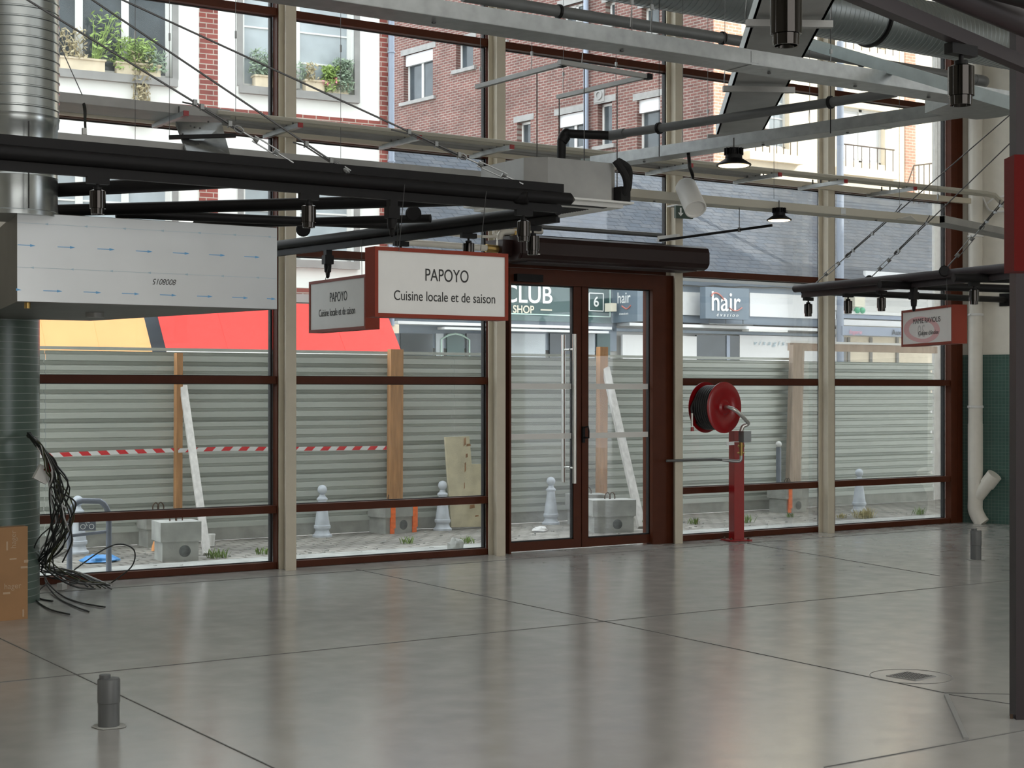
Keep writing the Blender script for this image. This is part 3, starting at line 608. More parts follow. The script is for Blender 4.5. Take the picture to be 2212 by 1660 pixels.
m = MB(); m.lathe([(.008, -.035), (.008, -.05), (.022, -.052), (.022, -.07)], 12); put(m, 'joint', 'black', sp)
m = MB(); m.lathe([(.03, -.066), (.042, -.072), (.042, -.165), (.036, -.166), (.035, -.195), (.03, -.195), (.028, -.185), (.001, -.18)], 28); put(m, 'lamp_body', 'chrome', sp)
def spot(loc, lab, first=[True]):
    if first[0]: sp.location = loc; XF[sp.name] = Matrix.Translation(loc); sp['label'] = lab; first[0] = False
    else: dup(sp, loc, label=lab)
def on(p, q, px):                                # point of segment p-q seen at pixel column px
    lo, hi = 0, 1
    def col(t):
        v = p+(q-p)*t-CAM; z = v.x*st+v.y*ct; return CX+F*(v.x*ct-v.y*st)/z
    a, b_ = col(0), col(1)
    for _ in range(40):
        mid = (lo+hi)/2
        if (col(mid) < px) == (a < b_): lo = mid
        else: hi = mid
    return p+(q-p)*lo
dn = Vector((0, 0, -.0175))
spot(on(tA, tB, 211)+dn, 'black spotlight under the frame, above the metal plenum box'); spot(on(tA, tB, 667)+dn, 'black spotlight under the frame beside the leftmost cream column')
spot(on(q-Z1*.07, s0-Z1*.07, 1012)+dn, 'black spotlight hanging directly above the right part of the large white sign')
spot(on(q-Z1*.07, s0-Z1*.07, 866)+dn, 'black spotlight whose lower half is hidden by the large white sign')
spot(on(tA, tB, 1131)+dn, 'left one of the two spotlights close together at the frame tip'); spot(on(q-Z1*.07, s0-Z1*.07, 1151)+dn, 'right one of the two spotlights close together at the frame tip')
def connector(p, L, lab, endp):
    r = thing('power_connector', p, lab, 'plug', 'black power connectors under the lighting tracks')
    m = MB(); m.box(p-Z1*.02, (.05, .05, .04)); m.box(p-Z1*.075, (.075, .06, .07)); m.build('housing', 'black', r)
    m = MB(); m.lathe([(.028, -.11), (.03, -.12), (.026, -.17), (.018, -.175), (.014, -.21), (.004, -.22)], 14, p); m.build('plug', 'black', r)
    m = MB(); m.tube(smoothp([p-Z1*.21, p*.5+endp*.5+Vector((.02, 0, 0)), endp]), .003, 6); m.build('cord', 'cable', r)
e1 = f1.matrix_world.translation
connector(on(tA, tB, 847)+dn, .1, 'black power connector above the left part of the large white sign', atY(858, 533, SY))
connector(on(q-Z1*.07, s0-Z1*.07, 708)+dn, .1, 'black power connector above the shaded rear sign', atd(702, 610, 12.2))
def wire(name, p, q, lab, r_=.0022, m_='wire', group='thin suspension wires'):
    m = MB(); m.tube([p, q], r_, 5); return m.build(name, m_, label=lab, category='wire', group=group)
for px, n_ in ((866, 'left'), (1042, 'right')):
    t = on(pA, pB, px); b_ = atY(px-4, 534, SY); wire('sign_wire', t+Vector((0, -.045, .0)), b_+Vector((0, 0, -.02)), 'thin '+n_+' wire holding the large white sign')
wire('sign_wire', on(q, s0, 781), atd(782, 605, 11.7), 'thin wire at the right end of the shaded rear sign')
# steel cables with turnbuckles
def cable(lab, pix, dlo, dhi, tb=(0, .14), clamps=(.2, .3), end=None, rr=.006, ext=None):
    a = atd(*pix[0], dlo); b_ = atd(*pix[1], dhi)
    r = thing('stay_cable', a, lab, 'cable', 'steel stay cables with turnbuckles'); d = b_-a; L = d.length
    top = a+d*((6.5-a.z)/d.z)
    m = MB(); m.tube([a+d*tb[1], top], rr, 6); m.build('wire_rope', 'wire', r)
    m = MB(); t0, t1 = a+d*(tb[0]+(tb[1]-tb[0])*.3), a+d*(tb[0]+(tb[1]-tb[0])*.8); sd = d.cross(Vector((st, ct, 0))).normalized()*.016
    m.tube([t0+sd, t1+sd], .0045, 6); m.tube([t0-sd, t1-sd], .0045, 6); m.tube([t0-d*.0, t0+d.normalized()*.03], [.008, .02], 8); m.tube([t1-d.normalized()*.03, t1], [.02, .008], 8); m.tube([a, t0], .006, 6); m.tube([t1, a+d*tb[1]], .006, 6)
    m.build('turnbuckle', 'ferrule', r)
    m = MB(); e = a+d*tb[1]; dn_ = d.normalized(); ring = [e+dn_*(.03+.03*math.cos(t*.785))+sd.normalized()*.018*math.sin(t*.785) for t in range(9)]; m.tube(ring, .005, 6); m.build('thimble', 'ferrule', r)
    for c_ in clamps:
        c = a+d*c_; m = MB(); m.box(c, (.022, .022, .03)); m.tube([c-sd, c+sd*1.6], .005, 6); m.build('rope_clamp', 'ferrule', r)
    m = MB(); m.tube([a+d*clamps[-1]+sd*.9, a+d*(clamps[-1]+.04)+sd*2.2], .005, 5); m.tube([a+d*tb[1]+sd*.6, a+d*clamps[-1]+sd*.9], .005, 5); m.build('rope_tail', 'wire', r)
    return r
dl = lambda px: (on(pA, pB, px)-CAM).dot(Vector((st, ct, 0)))
cable('lowest of the three stay cables at upper left', ((634, 352), (125, 40)), dl(634), 8.6, (0, .22), (.28, .40, .43), ext=3.2)
cable('middle of the three stay cables at upper left', ((752, 372), (200, 0)), dl(752), 8.8, (-.02, .03), (.07, .17), ext=3.2)
cable('highest of the three stay cables at upper left, ending above the cassette unit', ((1130, 398), (265, 0)), dl(1130), 9.2, (0, .15), (.17, .23, .30), ext=3.0)
# right frame
RF = thing('lighting_frame', (11, -1.8, 2.6), 'black tubular lighting frame at right fixed to the wall', 'light frame')
R2 = 2.60; g0 = atZ(1718, 624, R2); g1 = atZ(2196, 577, R2); 
m = MB(); frame_tube(m, g0, g1, .040); m.tube([g0, g0+(g0-g1).normalized()*.03], [.04, .012], 16); m.build('front_tube', 'plum', RF)
g1d = (g1-g0).normalized()
h0_, h1_ = atZ(1734, 640, R2-.075), atZ(2196, 597, R2-.075)
m = MB(); m.beam(h0_, h1_, .035, .035); m.beam(h0_+Z1*.03, h1_+Z1*.03, .012, .04); m.build('lighting_track', 'plum', RF, smooth=False)
wallp = atZ(2172, 648, R2)
tt = (COR-CAM).dot(wn)/Vector((ray(2172, 648).x, ray(2172, 648).y, 0)).dot(wn); wallp = CAM+ray(2172, 648)*tt
m = MB(); frame_tube(m, atZ(1735, 629, R2-.02), wallp, .035); m.build('rear_tube', 'black', RF)
m = MB(); m.beam(wallp-wn*.02, wallp-wn*.0, .13, .15); m.build('wall_plate', 'black', RF)
for x0, y0, x1, y1 in ((1900, 607, 2200, 622), (2060, 592, 2200, 600)):
    m = MB(); frame_tube(m, atZ(x0, y0+8, R2-.07), atZ(x1, y1+3, R2-.07), .038); m.build('cross_tube', 'black', RF)
pieces('pivot_plate', 'black', RF, [lambda mm, c=atZ(x, y+4, R2+.02): mm.lathe([(.042, -.01), (.05, 0), (.042, .01)], 18, c, (st, ct, 0)) for x, y in ((1757, 617), (1878, 602), (2040, 582))])
for px, n_ in ((1746, 'black spotlight nearest the tip of the right lighting frame'), (1832, 'second black spotlight from the tip of the right lighting frame'), (1904, 'third black spotlight from the tip of the right lighting frame'), (2104, 'black spotlight of the right frame in front of the cream downpipe')):
    spot(on(h0_, h1_, px)+dn, n_)
connector(on(h0_, h1_, 1974)+dn, .1, 'black power connector above the MAMIE RAVIOLIS sign', atd(1977, 671, 14.7))
wire('sign_wire', on(g0, g1, 2045), atd(2046, 666, 14.0), 'thin wire at the right end of the MAMIE RAVIOLIS sign')
dg_ = lambda px: (on(g0, g1, px)-CAM).dot(Vector((st, ct, 0)))
cable('left one of the three stay cables at right', ((1762, 612), (2197, 235)), dg_(1762), 14.5, (0, .16), (.2, .30, .42), ext=3.0)
cable('middle one of the three stay cables at right', ((1883, 598), (2197, 295)), dg_(1883), 13.8, (0, .17), (.2, .33, .40), ext=3.0)
cable('right one of the three stay cables at right', ((2045, 579), (2193, 408)), dg_(2045), 13.2, (0, .5), (.6, .72, .8), ext=5)
# near frame top right
NF = thing('lighting_frame', (4, -8, 2.78), 'near black lighting frame cut off by the top right corner', 'light frame')
n0, n1 = atZ(1380, -300, 2.78), atZ(2300, 88, 2.78)
m = MB(); frame_tube(m, n0, n1, .042); m.build('front_tube', 'plum', NF)
k0, k1 = atZ(1560, -135, 2.69), atZ(2300, 176, 2.69)
m = MB(); m.beam(k0, k1, .04, .045); m.build('lighting_track', 'plum', NF, smooth=False)
m = MB(); frame_tube(m, atZ(1300, -250, 2.8), atZ(2300, 20, 2.8), .03); m.build('rear_tube', 'black', NF)
spot(on(k0, k1, 2076)-Z1*.0225, 'nearest large black spotlight at right, in front of the rounded trunking bend'); spot(on(k0, k1, 1698)-Z1*.0225+Vector((0,0,.0)), 'large black spotlight cut off by the top border')
# ------------------------------------------------------------------ pvc pipes
y_ = -3.35; r = thing('drain_pipe', (9, y_, 4.3), 'long grey plastic pipe under the spiral duct', 'pipe')
pp = [Vector((uY(1000, y_), y_, 4.3)), Vector((uY(2105, y_), y_, 4.3))]
m = MB(); m.tube([pp[0], pp[1]], .042, 16); m.tube(smoothp([pp[1], pp[1]+Vector((.12, .0, 0)), pp[1]+Vector((.2, .08, 0)), pp[1]+Vector((.22, .2, 0))]), .046, 16); m.build('pipe_run', 'pvc', r)
for px in (1207, 1560, 1862):
    u = uY(px, y_); m = MB(); m.lathe([(.043, -.012), (.052, -.01), (.052, .01), (.043, .012)], 18, (u, y_, 4.3), (1, 0, 0)); m.tube([(u, y_, 4.24), (u, y_, 4.05)], .004, 6); m.tube([(u, y_, 4.25), (u, y_, 4.2)], .011, 8); cl = m.build('pipe_clip', 'black', r)
Z2 = 3.60; r = thing('drain_pipe', atZ(1310, 292, Z2), 'dark plastic pipe with elbows rising from the cassette unit', 'pipe')
e0 = atZ(1222, 288, Z2); e1_ = atZ(1318, 293, Z2); e2 = atZ(1935, 200, Z2); de = (e0-CAM).dot(Vector((st, ct, 0)))
m = MB(); m.tube(smoothp([e1_, e0+Vector((.05, .0, 0)), e0, atd(1214, 300, de), atd(1213, 318, de), atd(1212, 345, de), atd(1208, 358, de-.05), atd(1200, 364, de-.1)], 4), .036, 14); m.tube([e0-Vector((0, 0, .02))+Z1*.0, atd(1214, 305, de)], .045, 14); m.build('black_elbow_run', 'black', r)
m = MB(); m.tube([e1_, e2], .034, 14); m.tube([e1_, e1_+(e2-e1_).normalized()*.15], .041, 14); m.build('pipe_run', 'pvc', r)
m = MB(); m.tube([atd(1200, 364, de-.1), atd(1168, 372, de-.2)], .03, 12); m.build('pipe_end', 'pvc', r)
pieces('pipe_clip', 'black', r, [lambda mm, c=on(e1_, e2, px): (mm.lathe([(.036, -.012), (.046, -.01), (.046, .01), (.036, .012)], 18, c, e2-e1_), mm.tube([c-Z1*.04, c-Z1*.22], .004, 6), mm.tube([c+Z1*.04, c+Z1*1.2], .0025, 6)) for px in (1424, 1794)])
# ------------------------------------------------------------------ cassette unit and its hanging frame
Rr = atZ(1370, 437, 3.0); L0 = .95
r = thing('ceiling_cassette', (Rr.x-.47, Rr.y+.47, 3.0), 'ceiling cassette air conditioner behind the tip of the black frame', 'air conditioner')
m = MB(); bx0, bx1, by0, by1 = Rr.x-L0, Rr.x, Rr.y, Rr.y+L0
m.bb(bx0, bx1, by0, by1, 2.985, 3.0); m.prism([(bx0+.06, by0+.06, 2.955), (bx1-.06, by0+.06, 2.955), (bx1-.06, by1-.06, 2.955), (bx0+.06, by1-.06, 2.955)], (0, 0, .03)); g = m.build('fascia_panel', 'whiteplastic', r)
m = MB()
for k in range(14): m.bb(bx0+.25, bx1-.25, by0+.25+k*.033, by0+.262+k*.033, 2.95, 2.956)
for a, b_, c_, d_ in ((.2, .75, .08, .13), (.2, .75, .82, .87)): m.bb(bx0+a, bx0+b_, by0+c_, by0+d_, 2.95, 2.956)
m.build('grille_slot', 'gasket', g)
ch = .13; i_ = .05
oc = [(bx0+i_+ch, by0+i_), (bx1-i_-ch, by0+i_), (bx1-i_, by0+i_+ch), (bx1-i_, by1-i_-ch), (bx1-i_-ch, by1-i_), (bx0+i_+ch, by1-i_), (bx0+i_, by1-i_-ch), (bx0+i_, by0+i_+ch)]
m = MB(); m.prism([(x, y, 3.0) for x, y in oc], (0, 0, .29)); m.build('metal_body', 'galv2', r, smooth=False)
m = MB(); m.tube(smoothp([(bx1-.06, by0+.25, 3.06), (bx1-.01, by0+.1, 3.08), (bx1+.01, by0+.08, 3.2), (bx1-.03, by0+.05, 3.27), (bx1-.12, by0+.05, 3.31)]), .03, 10); m.tube(smoothp([(bx1-.06, by0+.12, 3.03), (bx1-.06, by0+.02, 3.1), (bx1-.09, by0-.0, 3.2), (bx1-.16, by0+.03, 3.31)]), .028, 10); m.box((bx1-.05, by0+.1, 3.06), (.09, .12, .12)); m.build('insulated_hose', 'foam', r)
m = MB()
rods = [atZ(1160, 155, 4.1), atZ(1208, 213, 4.1), atZ(1333, 182, 4.1), atZ(1262, 146, 4.1)]
pieces('threaded_rod', 'wire', r, [lambda mm, p=p: mm.tube([p, (p.x, p.y, 3.15)], .005, 6) for p in rods])
r = thing('hanging_strut_frame', atZ(1215, 140, 4.1), 'zigzag frame of slotted struts hanging above the cassette unit', 'bracket')
for (a, b_) in (((1030, 188), (1215, 138)), ((1208, 134), (1400, 166)), ((1398, 165), (1205, 210))):
    m = MB(); m.beam(atZ(*a, 4.1), atZ(*b_, 4.1), .04, .035); m.build('slotted_strut', 'galv2', r)
pieces('end_cap', 'black', r, [lambda mm, x=x, y=y: mm.box(atZ(x, y, 4.1), (.05, .06, .045)) for x, y in ((1400, 166), (1214, 139))])
# hanging wires above
wl = [(1038, 190, 4.12, 'left end of the zigzag strut frame'), (1149, 158, 4.12, 'first strut of the zigzag frame'), (1217, 200, 4.12, 'rear strut of the zigzag frame, left'), (1331, 180, 4.12, 'rear strut of the zigzag frame, right'), (1259, 145, 4.12, 'front strut of the zigzag frame'),
      (1408, 76, 3.58, 'long trunking, right of centre'), (1365, 66, 3.58, 'long trunking, centre'), (1795, 165, 3.58, 'long trunking near the fourth cream column'), (1749, 268, 3.58, 'rear trunking right of the wide tray'), (1529, 280, 3.86, 'rear trunking left of the wide tray'), (1475, 313, 3.58, 'rear trunking beside the third cream column'),
      (1566, 190, 3.75, 'middle strut of the wide tray'), (1796, 50, 3.75, 'right end of the tray top strut'), (1612, 48, 3.75, 'left end of the tray top strut')]
for x, y, z, n_ in wl:
    p = atZ(x, y, z); r = thing('suspension_wire', p, 'thin suspension wire rising from the '+n_, 'wire', 'thin suspension wires')
    m = MB(); m.tube([p, (p.x, p.y, 6.6)], .0022, 5); m.build('wire_strand', 'wire', r)
    m = MB(); m.box(p+Z1*.16, (.018, .012, .03)); m.tube([p+Z1*.02+Vector((-.012, 0, 0)), p+Z1*.15], .002, 5); m.build('gripper', 'ferrule', r)
for x, y0, y1, Y, n_ in ((366, 5, 300, -.9, 'just left of the brick strip, in front of the white house'), (509, 0, 262, -.8, 'between the brick strip and the second flower window'), (736, 30, 350, -.8, 'in front of the right flower window'), (292, 0, 320, -.9, 'over the trailing window plant'), (2026, 300, 440, -1.2, 'in front of the white stone edge at right'), (1943, 400, 480, -1.8, 'above the pale tray near the right corner'), (1672, 60, 430, -2.1, 'holding the pale tray near the small high-bay lamp')):
    p = atY(x, y1, Y); r = thing('suspension_wire', p, 'thin steel suspension wire '+n_, 'wire', 'thin suspension wires')
    m = MB(); m.tube([p, (p.x, p.y, 6.6)], .0022, 5); m.build('wire_strand', 'wire', r)
    q_ = atY(x, y0+75 if y0 < 100 else y1-15, Y); m = MB(); m.box(q_, (.014, .012, .06)); m.build('gripper', 'ferrule', r)
# black cable at left next to duct
r = thing('cable_drop', atd(182, 300, 12.0), 'black cables dropping between the two left cable trays', 'cable')
for k in range(3):
    m = MB(); m.tube(smoothp([atd(160, 206+k*2, 12.2), atd(175+k, 214, 12.1), atd(181+k*2, 235, 12.0), atd(183+k, 270, 12.0), atd(186+k, 312, 12.0)]), .006, 6); m.build('cable', 'cable', r)
m = MB(); m.box(atd(182, 284, 11.98), (.03, .03, .05)); m.build('joint_box', 'whiteplastic', r)
wire('tie_rod', atd(125, 88, 11.9), atd(178, 206, 12.0), 'thin dark rod slanting from the shiny duct to the left tray', .004)
# high bay lamps
hb = thing('high_bay_lamp', (0, 0, 0), 'x', 'lamp', 'round black high-bay lamps')
m = MB(); m.lathe([(.03, .10), (.045, .095), (.05, .055), (.06, .05), (.062, .02), (.125, -.02), (.125, -.03), (.115, -.028)], 28); put(m, 'housing', 'black', hb)
m = MB()
for k in range(14):
    a = k*math.pi/7; m.box((.055*math.cos(a), .055*math.sin(a), .07), (.03, .004, .05), Matrix.Rotation(a, 3, 'Z'))
put(m, 'cooling_fins', 'black', hb)
m = MB(); m.lathe([(.11, -.031), (.10, -.034), (.001, -.034)], 28); put(m, 'lens', 'led', hb)
m = MB(); m.tube([(0, 0, .1), (0, 0, .17)], .006, 6); put(m, 'hook', 'wire', hb)
hb.scale = (1.07,)*3; hb.location = atd(1585, 349, 12.1); hb['label'] = 'black high-bay lamp under the lower end of the wide flat tray'
hb2 = dup(hb, atY(1683, 470, -2.34), label='smaller-looking black high-bay lamp below the pale cable tray'); hb2.scale = (.88,)*3
# white projector
r = thing('projector_lamp', atd(1487, 430, 13), 'white cylindrical projector lamp tilted down above the exit sign', 'lamp')
a, b_ = atd(1481, 408, 13.1), atd(1503, 452, 12.9); a += Vector((0, 0, .02))
m = MB(); d_ = (b_-a).normalized(); m.lathe([(.03, -.03), (.075, -.02), (.088, 0), (.092, (b_-a).length), (.082, (b_-a).length+.001), (.08, (b_-a).length-.02), (.001, (b_-a).length-.02)], 28, a, d_); m.build('housing', 'whiteplastic', r)
m = MB(); m.tube(smoothp([atd(1487, 332, 12.85), atd(1489, 350, 12.95), atd(1490, 362, 13.1), atd(1496, 380, 13.2), atd(1492, 398, 13.1), atd(1478, 402, 13.0)]), .015, 8); m.build('bracket_arm', 'black', r)
# exit sign
o = atY(1459, 471, -.40); e = atY(1496, 471, -.40); r = thing('exit_sign', (o+e)/2, 'small dark exit sign with a white downward arrow, half behind the projector', 'sign')
m = MB(); m.bb(o.x, e.x, -.41, -.38, o.z, o.z+.125); pl_ = m.build('sign_plate', 'exitgreen', r)
m = MB(); cx_ = o.x+.06; zc = o.z; m.prism([(cx_-.035, -.4105, zc+.055), (cx_, -.4105, zc+.02), (cx_+.035, -.4105, zc+.055)], (0, -.001, 0)); m.prism([(cx_-.01, -.4105, zc+.05), (cx_+.01, -.4105, zc+.05), (cx_+.01, -.4105, zc+.105), (cx_-.01, -.4105, zc+.105)], (0, -.001, 0)); m.build('arrow', 'whitetext', r, smooth=False)
m = MB(); m.bb(o.x+.02, e.x-.02, -.41, -.24, o.z+.125, o.z+.14); m.build('mounting', 'whiteplastic', r)
# black rod between air curtain and lamp
r = thing('hanging_rail', atd(1550, 505, 14.5), 'thin black rail slanting from the air curtain towards the small high-bay lamp', 'rail')
a, b_ = atd(1425, 520, 14.25), atd(1668, 487, 13.7); m = MB(); m.tube([a, b_], .012, 8); m.build('rail', 'black', r)
m = MB(); c = on(a, b_, 1597); m.tube([c, c+Z1*.205], .004, 6); m.tube([c-Z1*.02, c+Z1*.02], .014, 8); m.build('hanger', 'wire', r)
a, b_ = atd(1423, 517, 14.35), atd(1466, 512, 14.2); m = MB(); m.beam(a, b_, .04, .05); r = m.build('strut_offcut', 'whiteplastic', label='short pale strut resting above the right half of the air curtain', category='bracket')
# air curtain
ax0, ax1 = uY(1118, -.55), uY(1530, -.62); zt_ = atY(1525, 537, -.62).z; zb_ = atY(1500, 583, -.6).z
r = thing('air_curtain', ((ax0+ax1)/2, -.45, zb_), 'long dark maroon air curtain above the entrance doors', 'air curtain')
pf = [(-.22, 0), (-.56, 0), (-.61, .02), (-.64, .06), (-.64, .17), (-.62, .215), (-.58, .235), (-.22, .235)]
m = MB(); m.prism([(ax0, y, zb_+z) for y, z in pf], (ax1-ax0, 0, 0)); m.build('casing', 'aircurtain', r, smooth=False)
m = MB(); m.prism([(ax0-.03, y*.99, zb_+z) for y, z in pf], (.03, 0, 0)); m.prism([(ax0-.14, y, zb_+z) for y, z in ((-.22, .04), (-.5, .05), (-.52, .19), (-.22, .2))], (.12, 0, 0)); m.build('end_cover', 'aircurtain', r, smooth=False)
m = MB(); m.bb(ax0+.15, ax0+.19, -.6415, -.638, zb_+.055, zb_+.065); m.build('indicator', 'whiteplastic', r)
m = MB(); m.bb(ax0+.05, ax1-.3, -.30, -.26, zb_+.235, zb_+.275); g = m.build('intake_rail', 'black', r)
m = MB()
for k in range(34):
    x = ax0+.08+k*(ax1-ax0-.42)/34; m.bb(x, x+.022, -.303, -.30, zb_+.247, zb_+.262)
m.build('intake_slot', 'white', g)
m = MB(); m.bb(ax0+.1, ax1-.1, -.56, -.30, zb_-.012, zb_); m.build('outlet_slot', 'plum', r)
# water pipes by column 2
r = thing('heating_pipes', atY(1078, 520, -.4), 'cream painted heating pipes with valves beside the air curtain', 'pipe')
m = MB(); Y_ = -.42
def py_(x, y): return atY(x, y, Y_)
m.tube(smoothp([py_(1170, 500), py_(1100, 501), py_(1085, 503), py_(1080, 512), py_(1079, 540), py_(1079, 600), py_(1079, 640)], 4), .03, 12); m.tube([py_(790, 517), py_(1060, 537)], .03, 12); m.tube(smoothp([py_(905, 503), py_(1060, 512), py_(1066, 505), py_(1068, 480)], 4), .014, 8)
for x in (1072, 1082, 1090): m.tube([py_(x, 470), py_(x, 505)], .012, 8)
m.build('pipe_run', 'whitepvc', r)
m = MB(); m.tube([py_(1050, 536), py_(1076, 539)], .038, 10); m.build('valve_body', 'brass', r); m = MB(); m.box(py_(1118, 508), (.10, .06, .07)); m.tube([py_(1105, 485), py_(1125, 505)], .016, 8); m.build('valve_body', 'brass', r)
m = MB(); m.beam(py_(1060, 533), py_(1084, 537), .02, .012); m.build('valve_lever', 'red', r)
pieces('pipe_clip', 'ferrule', r, [lambda mm, x=x: mm.tube([py_(x-4, 492), py_(x+4, 493)], .022, 8) for x in (1066, 1078, 1092, 1103)])
a, b_ = atY(1160, 490, -.42), atY(1430, 513, -.42); m = MB(); m.tube([a, Vector((b_.x, b_.y, a.z))], .022, 10); m.build('grey_pipe', 'pvc', label='thin grey pipe running above the air curtain', category='pipe')
# ------------------------------------------------------------------ fire hose reel
pb = atZ(1568, 1166, 0); pb.y = max(min(pb.y, -.33), -.45)
r = thing('fire_hose_reel', pb, 'red fire hose reel on a red square post', 'hose reel')
rot = Matrix.Rotation(math.radians(-12), 3, 'Z')
rel = lambda x, y, z: pb+rot @ Vector((x, y, 0))+Vector((0, 0, z))
m = MB(); m.box(rel(0, 0, .01), (.26, .2, .014), rot); bp_ = m.build('base_plate', 'red', r)
pieces('bolt', 'rust', bp_, [lambda mm, a=a, b=b: mm.lathe([(.014, .016), (.014, .03), (.006, .032), (.006, .04)], 6, rel(a, b, 0)) for a in (-.1, .1) for b in (-.07, .07)])
pw = .115; m = MB(); m.box(rel(0, 0, .575), (pw, pw, 1.13), rot); m.build('post', 'red', r, smooth=False)
# reel: axis pointing mostly towards the viewer's right
axd = Vector((math.cos(math.radians(-28)), math.sin(math.radians(-28)), 0))
rc = atY(1557, 881, pb.y-.10); RR = .262
f2c = rc+axd*.115-axd*.0; b2c = rc-axd*.16
axd = Vector((.135, -.99, 0)).normalized(); f2c = atY(1566, 881, pb.y-.16); b2c = f2c-axd*.27
m = MB(); m.lathe([(.02, .012), (.06, .012), (.08, -.005), (.13, -.005), (.15, .004), (RR-.012, 0), (RR, -.006), (RR, -.012), (RR-.015, -.008), (.02, -.012)], 48, f2c, axd); dk = m.build('front_disc', 'red', r)
m = MB(); m.lathe([(.02, .0), (RR-.01, 0), (RR, .008), (RR, .012), (RR-.015, .01), (.02, .008)], 48, b2c, axd); m.build('rear_disc', 'red', r)
m = MB(); 
for t in range(7):
    rr = .215; off = .025+t*.03; N_ = axd.orthogonal().normalized(); B_ = axd.cross(N_)
    m.tube([b2c+axd*(off+.028*j/40)+(N_*math.cos(2*math.pi*j/40)+B_*math.sin(2*math.pi*j/40))*rr for j in range(41)], .0155, 8)
m.lathe([(.2, .01), (.2, .235)], 40, b2c, axd); m.build('hose', 'rubber', r)
m = MB(); hd = (f2c-CAM).dot(Vector((st, ct, 0)))
m.tube(smoothp([f2c, atd(1572, 880, hd-.10), atd(1590, 888, hd-.13), atd(1611, 908, hd-.05), atd(1616, 916, hd), atd(1605, 922, hd+.0), atd(1601, 933, hd)], 5), .02, 12); m.build('inlet_pipe', 'steel', r)
m = MB(); c = atd(1609, 944, hd); m.box(c, (.10, .08, .115)); m.build('valve_cover', 'ferrule', r)
m = MB(); m.tube([atd(1601, 955, hd), atd(1601, 985, hd)], [.022, .018], 12); m.tube([atd(1594, 964, hd), atd(1608, 964, hd)], .012, 8); m.tube([atd(1593, 979, hd), atd(1608, 979, hd)], .009, 8); m.build('brass_valve', 'brass', r)
m = MB(); m.tube(smoothp([atd(1601, 985, hd), atd(1600, 994, hd), atd(1593, 997, hd), atd(1570, 995, hd), atd(1560, 994, hd)], 4), .016, 10); m.build('galvanised_elbow', 'ferrule', r)
m = MB(); q0 = atd(1560, 994, hd); m.tube([q0, atd(1538, 993, hd+.02), (uY(1478, -.28), -.28, atY(1478, 995, -.28).z), (uY(1440, -.27), -.27, atY(1478, 995, -.28).z)], .013, 10); m.build('supply_pipe', 'pvc', r)
m = MB(); m.beam(atd(1569, 959, hd-.03), atd(1586, 958, hd-.03), .01, .035); m.tube([atd(1584, 955, hd), atd(1600, 955, hd)], .004, 6); m.build('operating_lever', 'ferrule', r)
m = MB(); m.tube([atd(1495, 893, hd-.02), atd(1495, 922, hd-.02)], [.014, .012], 12); nz = m.build('nozzle', 'steel', r)
m = MB(); m.tube([atd(1495, 923, hd-.02), atd(1495.5, 932, hd-.02)], [.014, .019], 12); m.build('nozzle_tip', 'red', nz)
m = MB(); m.tube(smoothp([atd(1495, 893, hd-.02), atd(1494, 880, hd), atd(1500, 865, hd+.05)]), .012, 8); m.build('hose_end', 'rubber', r)
# ------------------------------------------------------------------ right wall fittings
def onwall(px, py, off=0):
    rr = ray(px, py); t = (COR-CAM).dot(wn)/Vector((rr.x, rr.y, 0)).dot(wn); return CAM+rr*t-wn*off
c = onwall(2113, 1000, .1); x_, y2 = c.x, c.y
r = thing('downpipe', (x_, y2, 0), 'tall cream downpipe with a branch, in the right corner', 'pipe')
bt = onwall(2113, 1128, .1).z
m = MB(); m.tube([(x_, y2, 6.6), (x_, y2, .62)], .082, 24); m.tube([(x_, y2, 1.17), (x_, y2, .62)], .086, 24); m.tube(smoothp([(x_, y2, .62), (x_, y2, .3), (x_, y2, .16), (x_+wd.x*.05, y2+wd.y*.05, .05), (x_+wd.x*.09, y2+wd.y*.09, .0)], 5), .086, 20); m.build('pipe_run', 'whitepvc', r)
b0_, b1_ = Vector((x_, y2, .28)), Vector((x_, y2, .28))+wd*.19-wn*.03+Z1*.24
m = MB(); m.tube([b0_, b1_], .075, 20); m.tube([b0_+(b1_-b0_)*.75, b1_+(b1_-b0_)*.25], .088, 20); m.build('branch', 'whitepvc', r)
pieces('pipe_bracket', 'whiteplastic', r, [lambda mm, z=z: (mm.lathe([(.083, -.015), (.092, -.012), (.092, .012), (.083, .015)], 24, (x_, y2, z)), mm.box((x_, y2, z), (.22, .02, .012))) for z in (3.37, 1.37, 2.45)])
r = thing('conduit_run', onwall(2170, 440, .05), 'white conduits bending across the right wall', 'pipe')
m = MB(); m.tube(smoothp([onwall(2120, 425, .05), onwall(2128, 432, .05), onwall(2140, 455, .05), onwall(2165, 458, .05), onwall(2210, 455, .05)], 4), .012, 8); m.tube([onwall(2135, 440, .04), onwall(2150, 428, .04), onwall(2205, 420, .04)], .012, 8); m.build('pipe_run', 'whiteplastic', r)
# right-hand dark post near the camera
pz = atZ(2195, 1556, 0); R0 = Vector((ct, -st, 0)); c = pz+R0*.06+Fw*.02
r = thing('dark_post', (c.x, c.y, 0), 'dark plum-grey steel post cut off by the right border', 'post')
m = MB(); m.prism([pz, pz+R0*.12, pz+R0*.12+Fw*.10, pz+Fw*.10], (0, 0, 6.6)); m.build('shaft', 'plum', r, smooth=False)
m = MB(); m.tube([pz-R0*.012+Fw*.03, pz-R0*.012+Fw*.03+Z1*.02], .008, 8); m.build('base_bolt', 'rust', r)
